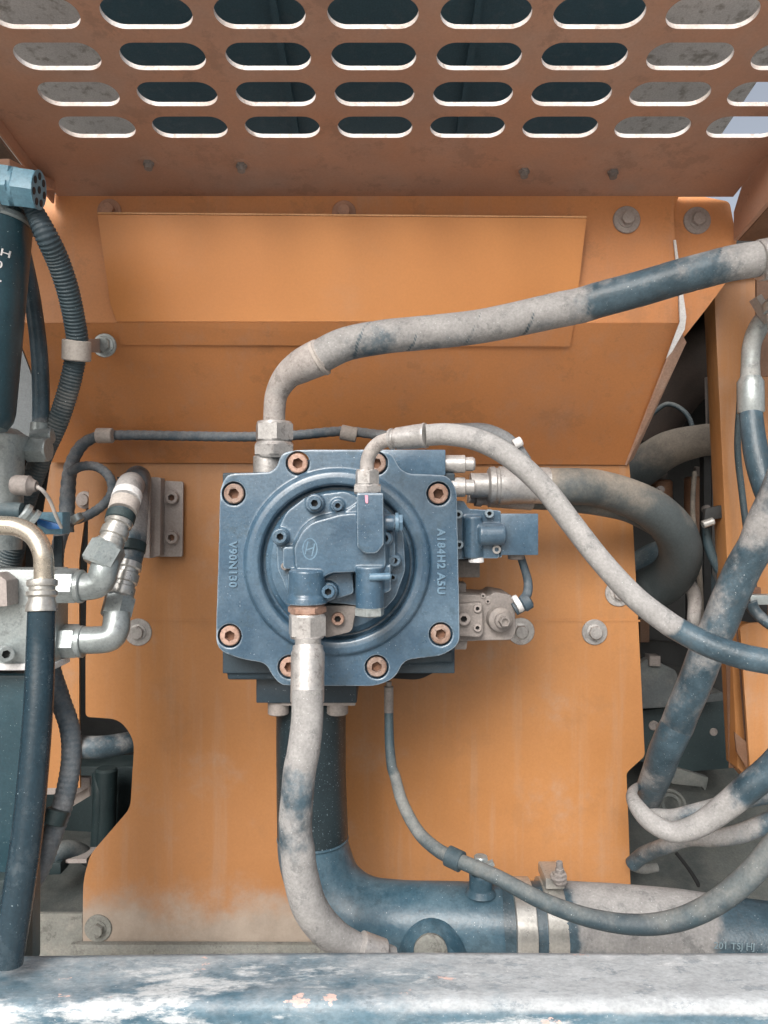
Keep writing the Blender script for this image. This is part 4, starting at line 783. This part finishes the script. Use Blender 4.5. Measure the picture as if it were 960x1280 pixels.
bm = nb(); quadslab(bm, [P(106, 424, .96), P(124, 423, 1.0875), P(124, 441, 1.0875), P(106, 440, .96)], .003); part('tab', bm, BRK, h)
fl_bolt(h, 131, 432, 1.088, 15, 9.5, m=ZG)
h = thing('left_black_hose', 'smooth dark teal hose between the canister and the ribbed conduit', 'hose', P(45, 450, .98))
bm = nb(); tube(bm, [(20, 270, .95, 9, 0), (30, 320, .955, 9.3, 0), (40, 370, .96, 9.8, 0), (48, 430, .965, 10, .05), (51, 480, .97, 10.3, .05), (51, 535, .975, 10, .5)], 22); part('rubber_hose', bm, RUB, h)
bm = nb(); cylinder(bm, P(51, 528, .975), P(50, 548, .975), .0125, ch=.0012); part('ferrule', bm, ZG, h)
bm = nb(); hexnut(bm, P(66, 545, .965), P(40, 547, .965), .010, .3); part('hex_nut', bm, ZG, h)
h = thing('tee_fitting', 'pale hex elbow fitting on the small greenish cylinder at the left edge', 'fitting', P(45, 560, .95))
bm = nb(); hexnut(bm, P(34, 562, .95), P(61, 562, .95), .0165, .2); cylinder(bm, P(20, 560, .95), P(35, 561, .95), .0085); part('hex_body', bm, ZG, h)
h = thing('left_small_cylinder', 'pale greenish cylinder with rounded top at the left edge mid height', 'cylinder', P(-5, 640, .93))
bm = nb(); lathe(bm, P(-10, 655, .93), Vector((.03, 0, 1)).normalized(), [(-.03, .034), (.08, .034), (.10, .036), (.104, .038), (.108, .038), (.110, .034), (.116, .025), (.118, 0)], 40); part('cylinder_body', bm, ZG, h)
bm = nb(); lathe(bm, P(16, 606, .90), Vector((1, 0, -.06)).normalized(), [(0, .010), (.004, .012), (.020, .012), (.022, .009), (.028, .006), (.028, 0)], 22); part('sensor', bm, TAP, h)
bm = nb(); tube(bm, [(42, 607, .90, 3, .3), (52, 612, .90, 2.4, .3), (62, 625, .91, 2.4, .3), (70, 645, .92, 2.2, 0), (77, 660, .93, 2, 0)], 10); part('sensor_wire', bm, TAPE, h)
h = thing('grey_side_bracket', 'flat slate grey bracket behind the canister at the left edge', 'bracket', P(20, 500, 1.05))
bm = nb(); poly(bm, [(-20, 380), (20, 418), (46, 486, 3), (46, 545), (30, 560), (-20, 560)], 1.03, 1.035, rad=1); part('plate', bm, mat('slate_paint', (.13, .15, .165), (.11, .13, .14), rough=.5, dust=.25, dcol=(.22, .22, .22), scale=10), h)
h = thing('p_clip', 'metal clip and blue connector on a hose end by the left edge', 'clip', P(40, 648, .93))
bm = nb(); tube(bm, [(-30, 638, .91, 11, 0), (0, 638, .91, 11, 0), (28, 639, .91, 10.5, 0)], 20); part('rubber_hose', bm, RUBD, h)
bm = nb(); lathe(bm, P(27, 639, .91), P(46, 652, .92)-P(27, 639, .91), [(0, .010), (.002, .0125), (.007, .0125), (.008, .009), (.012, .009), (.013, .0125), (.018, .0125), (.019, .009)], 24); part('clip_rings', bm, ZG, h)
bm = nb(); poly(bm, [(46, 648), (72, 655), (76, 661), (60, 662), (46, 655)], .935, .945, rad=2); part('blue_plug', bm, BLUEW, h, bevel=.002)
bm = nb(); pbox(bm, 46, 78, 640, 668, .955, .98); part('connector_block', bm, CONN, h, bevel=.002)

h = thing('bent_pipe_hose', 'glossy dark hose hanging from a bent golden metal pipe at the left', 'hose', P(52, 750, .80))
bm = nb(); tube(bm, [(-40, 658, .82, 12, .1), (0, 657, .82, 12, .0), (22, 659, .82, 12, 0), (42, 670, .815, 12, 0), (53, 690, .81, 12, 0), (55, 712, .81, 12, 0), (55, 732, .81, 12, 0)], 28); part('bent_pipe', bm, mat('golden_zinc', (.58, .53, .45), (.46, .41, .33), rough=.28, metal=.7, dust=.12, dcol=(.5, .48, .45), scale=20, bump=.15), h)
bm = nb(); lathe(bm, P(53, 724, .805), P(52, 764, .80)-P(53, 724, .805), [(0, .0125), (.001, .0150), (.004, .0155), (.007, .0150), (.008, .0130), (.011, .0130), (.013, .0155), (.017, .0155), (.019, .0132), (.022, .0132), (.026, .0150), (.032, .0158), (.0335, .0158), (.034, 0)], 32); part('ferrule', bm, ZNC, h)
bm = nb(); tube(bm, [(52, 762, .80, 16.5, .0), (51, 800, .80, 17, .05), (48, 880, .79, 17.5, .1), (42, 960, .78, 18, .1), (34, 1040, .77, 18.5, .15), (24, 1110, .76, 19, .15), (8, 1205, .75, 19.5, .15)], 32, step=.008); part('rubber_hose', bm, mat('glossy_dark_rubber', (.022, .045, .062), (.014, .032, .046), rough=.25, dcol=(.2, .25, .28), dust=.08, scale=20, bump=.2, speck=.03, scol=(.35, .45, .5), contrast=.3), h)

h = thing('valve_block', 'pale grey steel valve block cut by the left edge', 'valve block', P(20, 800, .92))
bm = nb(); pbox(bm, -60, 66, 712, 830, .90, .945); part('block', bm, ZG, h, bevel=.002)
bm = nb(); pbox(bm, -60, 66, 830, 838, .895, .945); part('lower_edge', bm, WHT, h, bevel=.001)
bm = nb(); poly(bm, [(-40, 720), (-5, 716), (8, 726), (9, 758), (-40, 760)], .872, .90, rad=2); part('cover_plate', bm, BRK, h, bevel=.002)
cap_screw(h, 8, 818, .878, 10, .022, ax=Vector((.55, -.8, .1)).normalized(), m=ZG, mh=BLACK, name='valve_screw')
bm = nb(); lathe(bm, P(66, 800, .935), Vector((1, 0, 0)), [(-.005, .024), (.003, .024), (.004, .018), (.006, .018)], 28); part('port_ring', bm, ZG, h)
h = thing('teal_tank', 'dark teal box below the valve block at the left edge', 'tank', P(10, 1000, .95))
bm = nb(); pbox(bm, -80, 36, 842, 1215, .93, .965); part('tank_body', bm, FILT, h, bevel=.006, seg=3)
bm = nb(); pbox(bm, -80, 30, 1100, 1230, .91, .935); part('lower_cover', bm, DKT, h, bevel=.004)

def twin(label, pts_elbow, nutA, nutB, cuff, d, hosepts, bands, nm):
    h = thing(nm, label, 'hose', P(*nutA[:2], d), 'twin elbow hoses on the valve block')
    nut(h, nutA[0], nutA[1], nutA[2], nutA[3], d, nutA[4], m=ZG, tw=.25)
    ring(h, nutA[2]-2, nutA[1]+1, nutA[2]+5, nutA[3]+1, d, nutA[4]*.95, m=ZG)
    bm = nb(); tube(bm, pts_elbow, 24); part('elbow', bm, ZG, h, angle=40)
    nut(h, *nutB[:4], nutB[4], nutB[5], m=ZG, d1=nutB[6], tw=.3)
    bm = nb(); A = P(*cuff[:3]); B = P(*cuff[3:6]); r = cuff[6]*cuff[2]/F; L2 = (B-A).length
    lathe(bm, A, B-A, [(0, r*.85), (L2*.1, r), (L2*.3, r), (L2*.33, r*.88), (L2*.42, r*.88), (L2*.45, r*1.02), (L2*.68, r*1.02), (L2*.71, r*.88), (L2*.8, r*.88), (L2*.84, r*1.03), (L2, r)], 28); part('crimp_ferrule', bm, ZNC, h)
    bm = nb(); tube(bm, hosepts, 24); part('rubber_hose', bm, RUB, h)
    for (a, b, m_) in bands:
        bm = nb(); cylinder(bm, P(*a[:3]), P(*b[:3]), a[3]*a[2]/F, b[3]*b[2]/F, ch=.0008); part('band', bm, m_, h)
    return h
twin('lower elbow fitting and hose of the twin pair on the valve block', [(98, 800, .93, 17), (118, 800, .93, 17), (138, 797, .93, 17), (145, 785, .935, 17), (146, 766, .94, 16)], (76, 801, 100, 801, 21), (144, 772, 151, 744, .945, 20, .955), (150, 748, .955, 162, 704, .975, 16), .93,
     [(160, 710, .975, 15, .4), (166, 680, .99, 16, .3), (168, 650, 1.01, 16, .9), (170, 625, 1.04, 16, .4), (172, 605, 1.10, 16, .2), (172, 598, 1.2, 16, .2)], [((164, 690, .98, 17), (166, 678, .985, 17), DKT)], 'lower_twin_hose')
twin('upper elbow fitting and hose of the twin pair on the valve block', [(94, 733, .90, 17), (112, 733, .90, 17), (125, 728, .90, 17.5), (129, 716, .90, 17.5), (133, 700, .905, 17)], (68, 732, 99, 732, 22), (122, 708, 138, 680, .90, 23, .91), (134, 688, .91, 150, 650, .93, 17), .90,
     [(148, 655, .93, 16.5, .1), (153, 640, .94, 17, .05), (158, 622, .955, 17, .85), (161, 612, .98, 17, .85), (163, 608, 1.02, 17, .6), (165, 606, 1.2, 17, .2)],
     [((149, 652, .928, 18), (152, 642, .934, 18), DKT), ((153, 640, .934, 18), (157, 627, .945, 18.2), TAPE), ((157.5, 625, .947, 18.5), (160, 617, .955, 18), WHT)], 'upper_twin_hose')

h = thing('mounting_bracket', 'pinkish grey channel bracket with two socket bolts left of the pump', 'bracket', P(205, 650, 1.24))
bm = nb(); poly(bm, [(192, 600), (229, 602, 3), (228, 696, 3), (192, 696)], 1.235, 1.242, rad=1); part('base_plate', bm, BRK, h, bevel=.0008)
bm = nb(); poly(bm, [(188, 596, 3), (201, 597, 3), (200, 694), (187, 698)], 1.212, 1.236, rad=1); part('channel_wall', bm, BRK, h, bevel=.003)
bm = nb(); poly(bm, [(148, 597), (188, 597), (187, 698), (165, 695), (160, 650)], 1.195, 1.20, rad=1); part('back_web', bm, BRK, h, bevel=.001)
bm = nb(); poly(bm, [(146, 596), (172, 597), (168, 612), (152, 612)], 1.17, 1.175); part('dark_insert', bm, BLD, h)
for y in (622, 672):
    wq = washer(h, 214, y, 1.235, 10.5, BRK, .002); 
    cs = cap_screw(wq, 214, y, 1.224, 8, .0105, m=BRK, mh=HOLE, depth=.8)
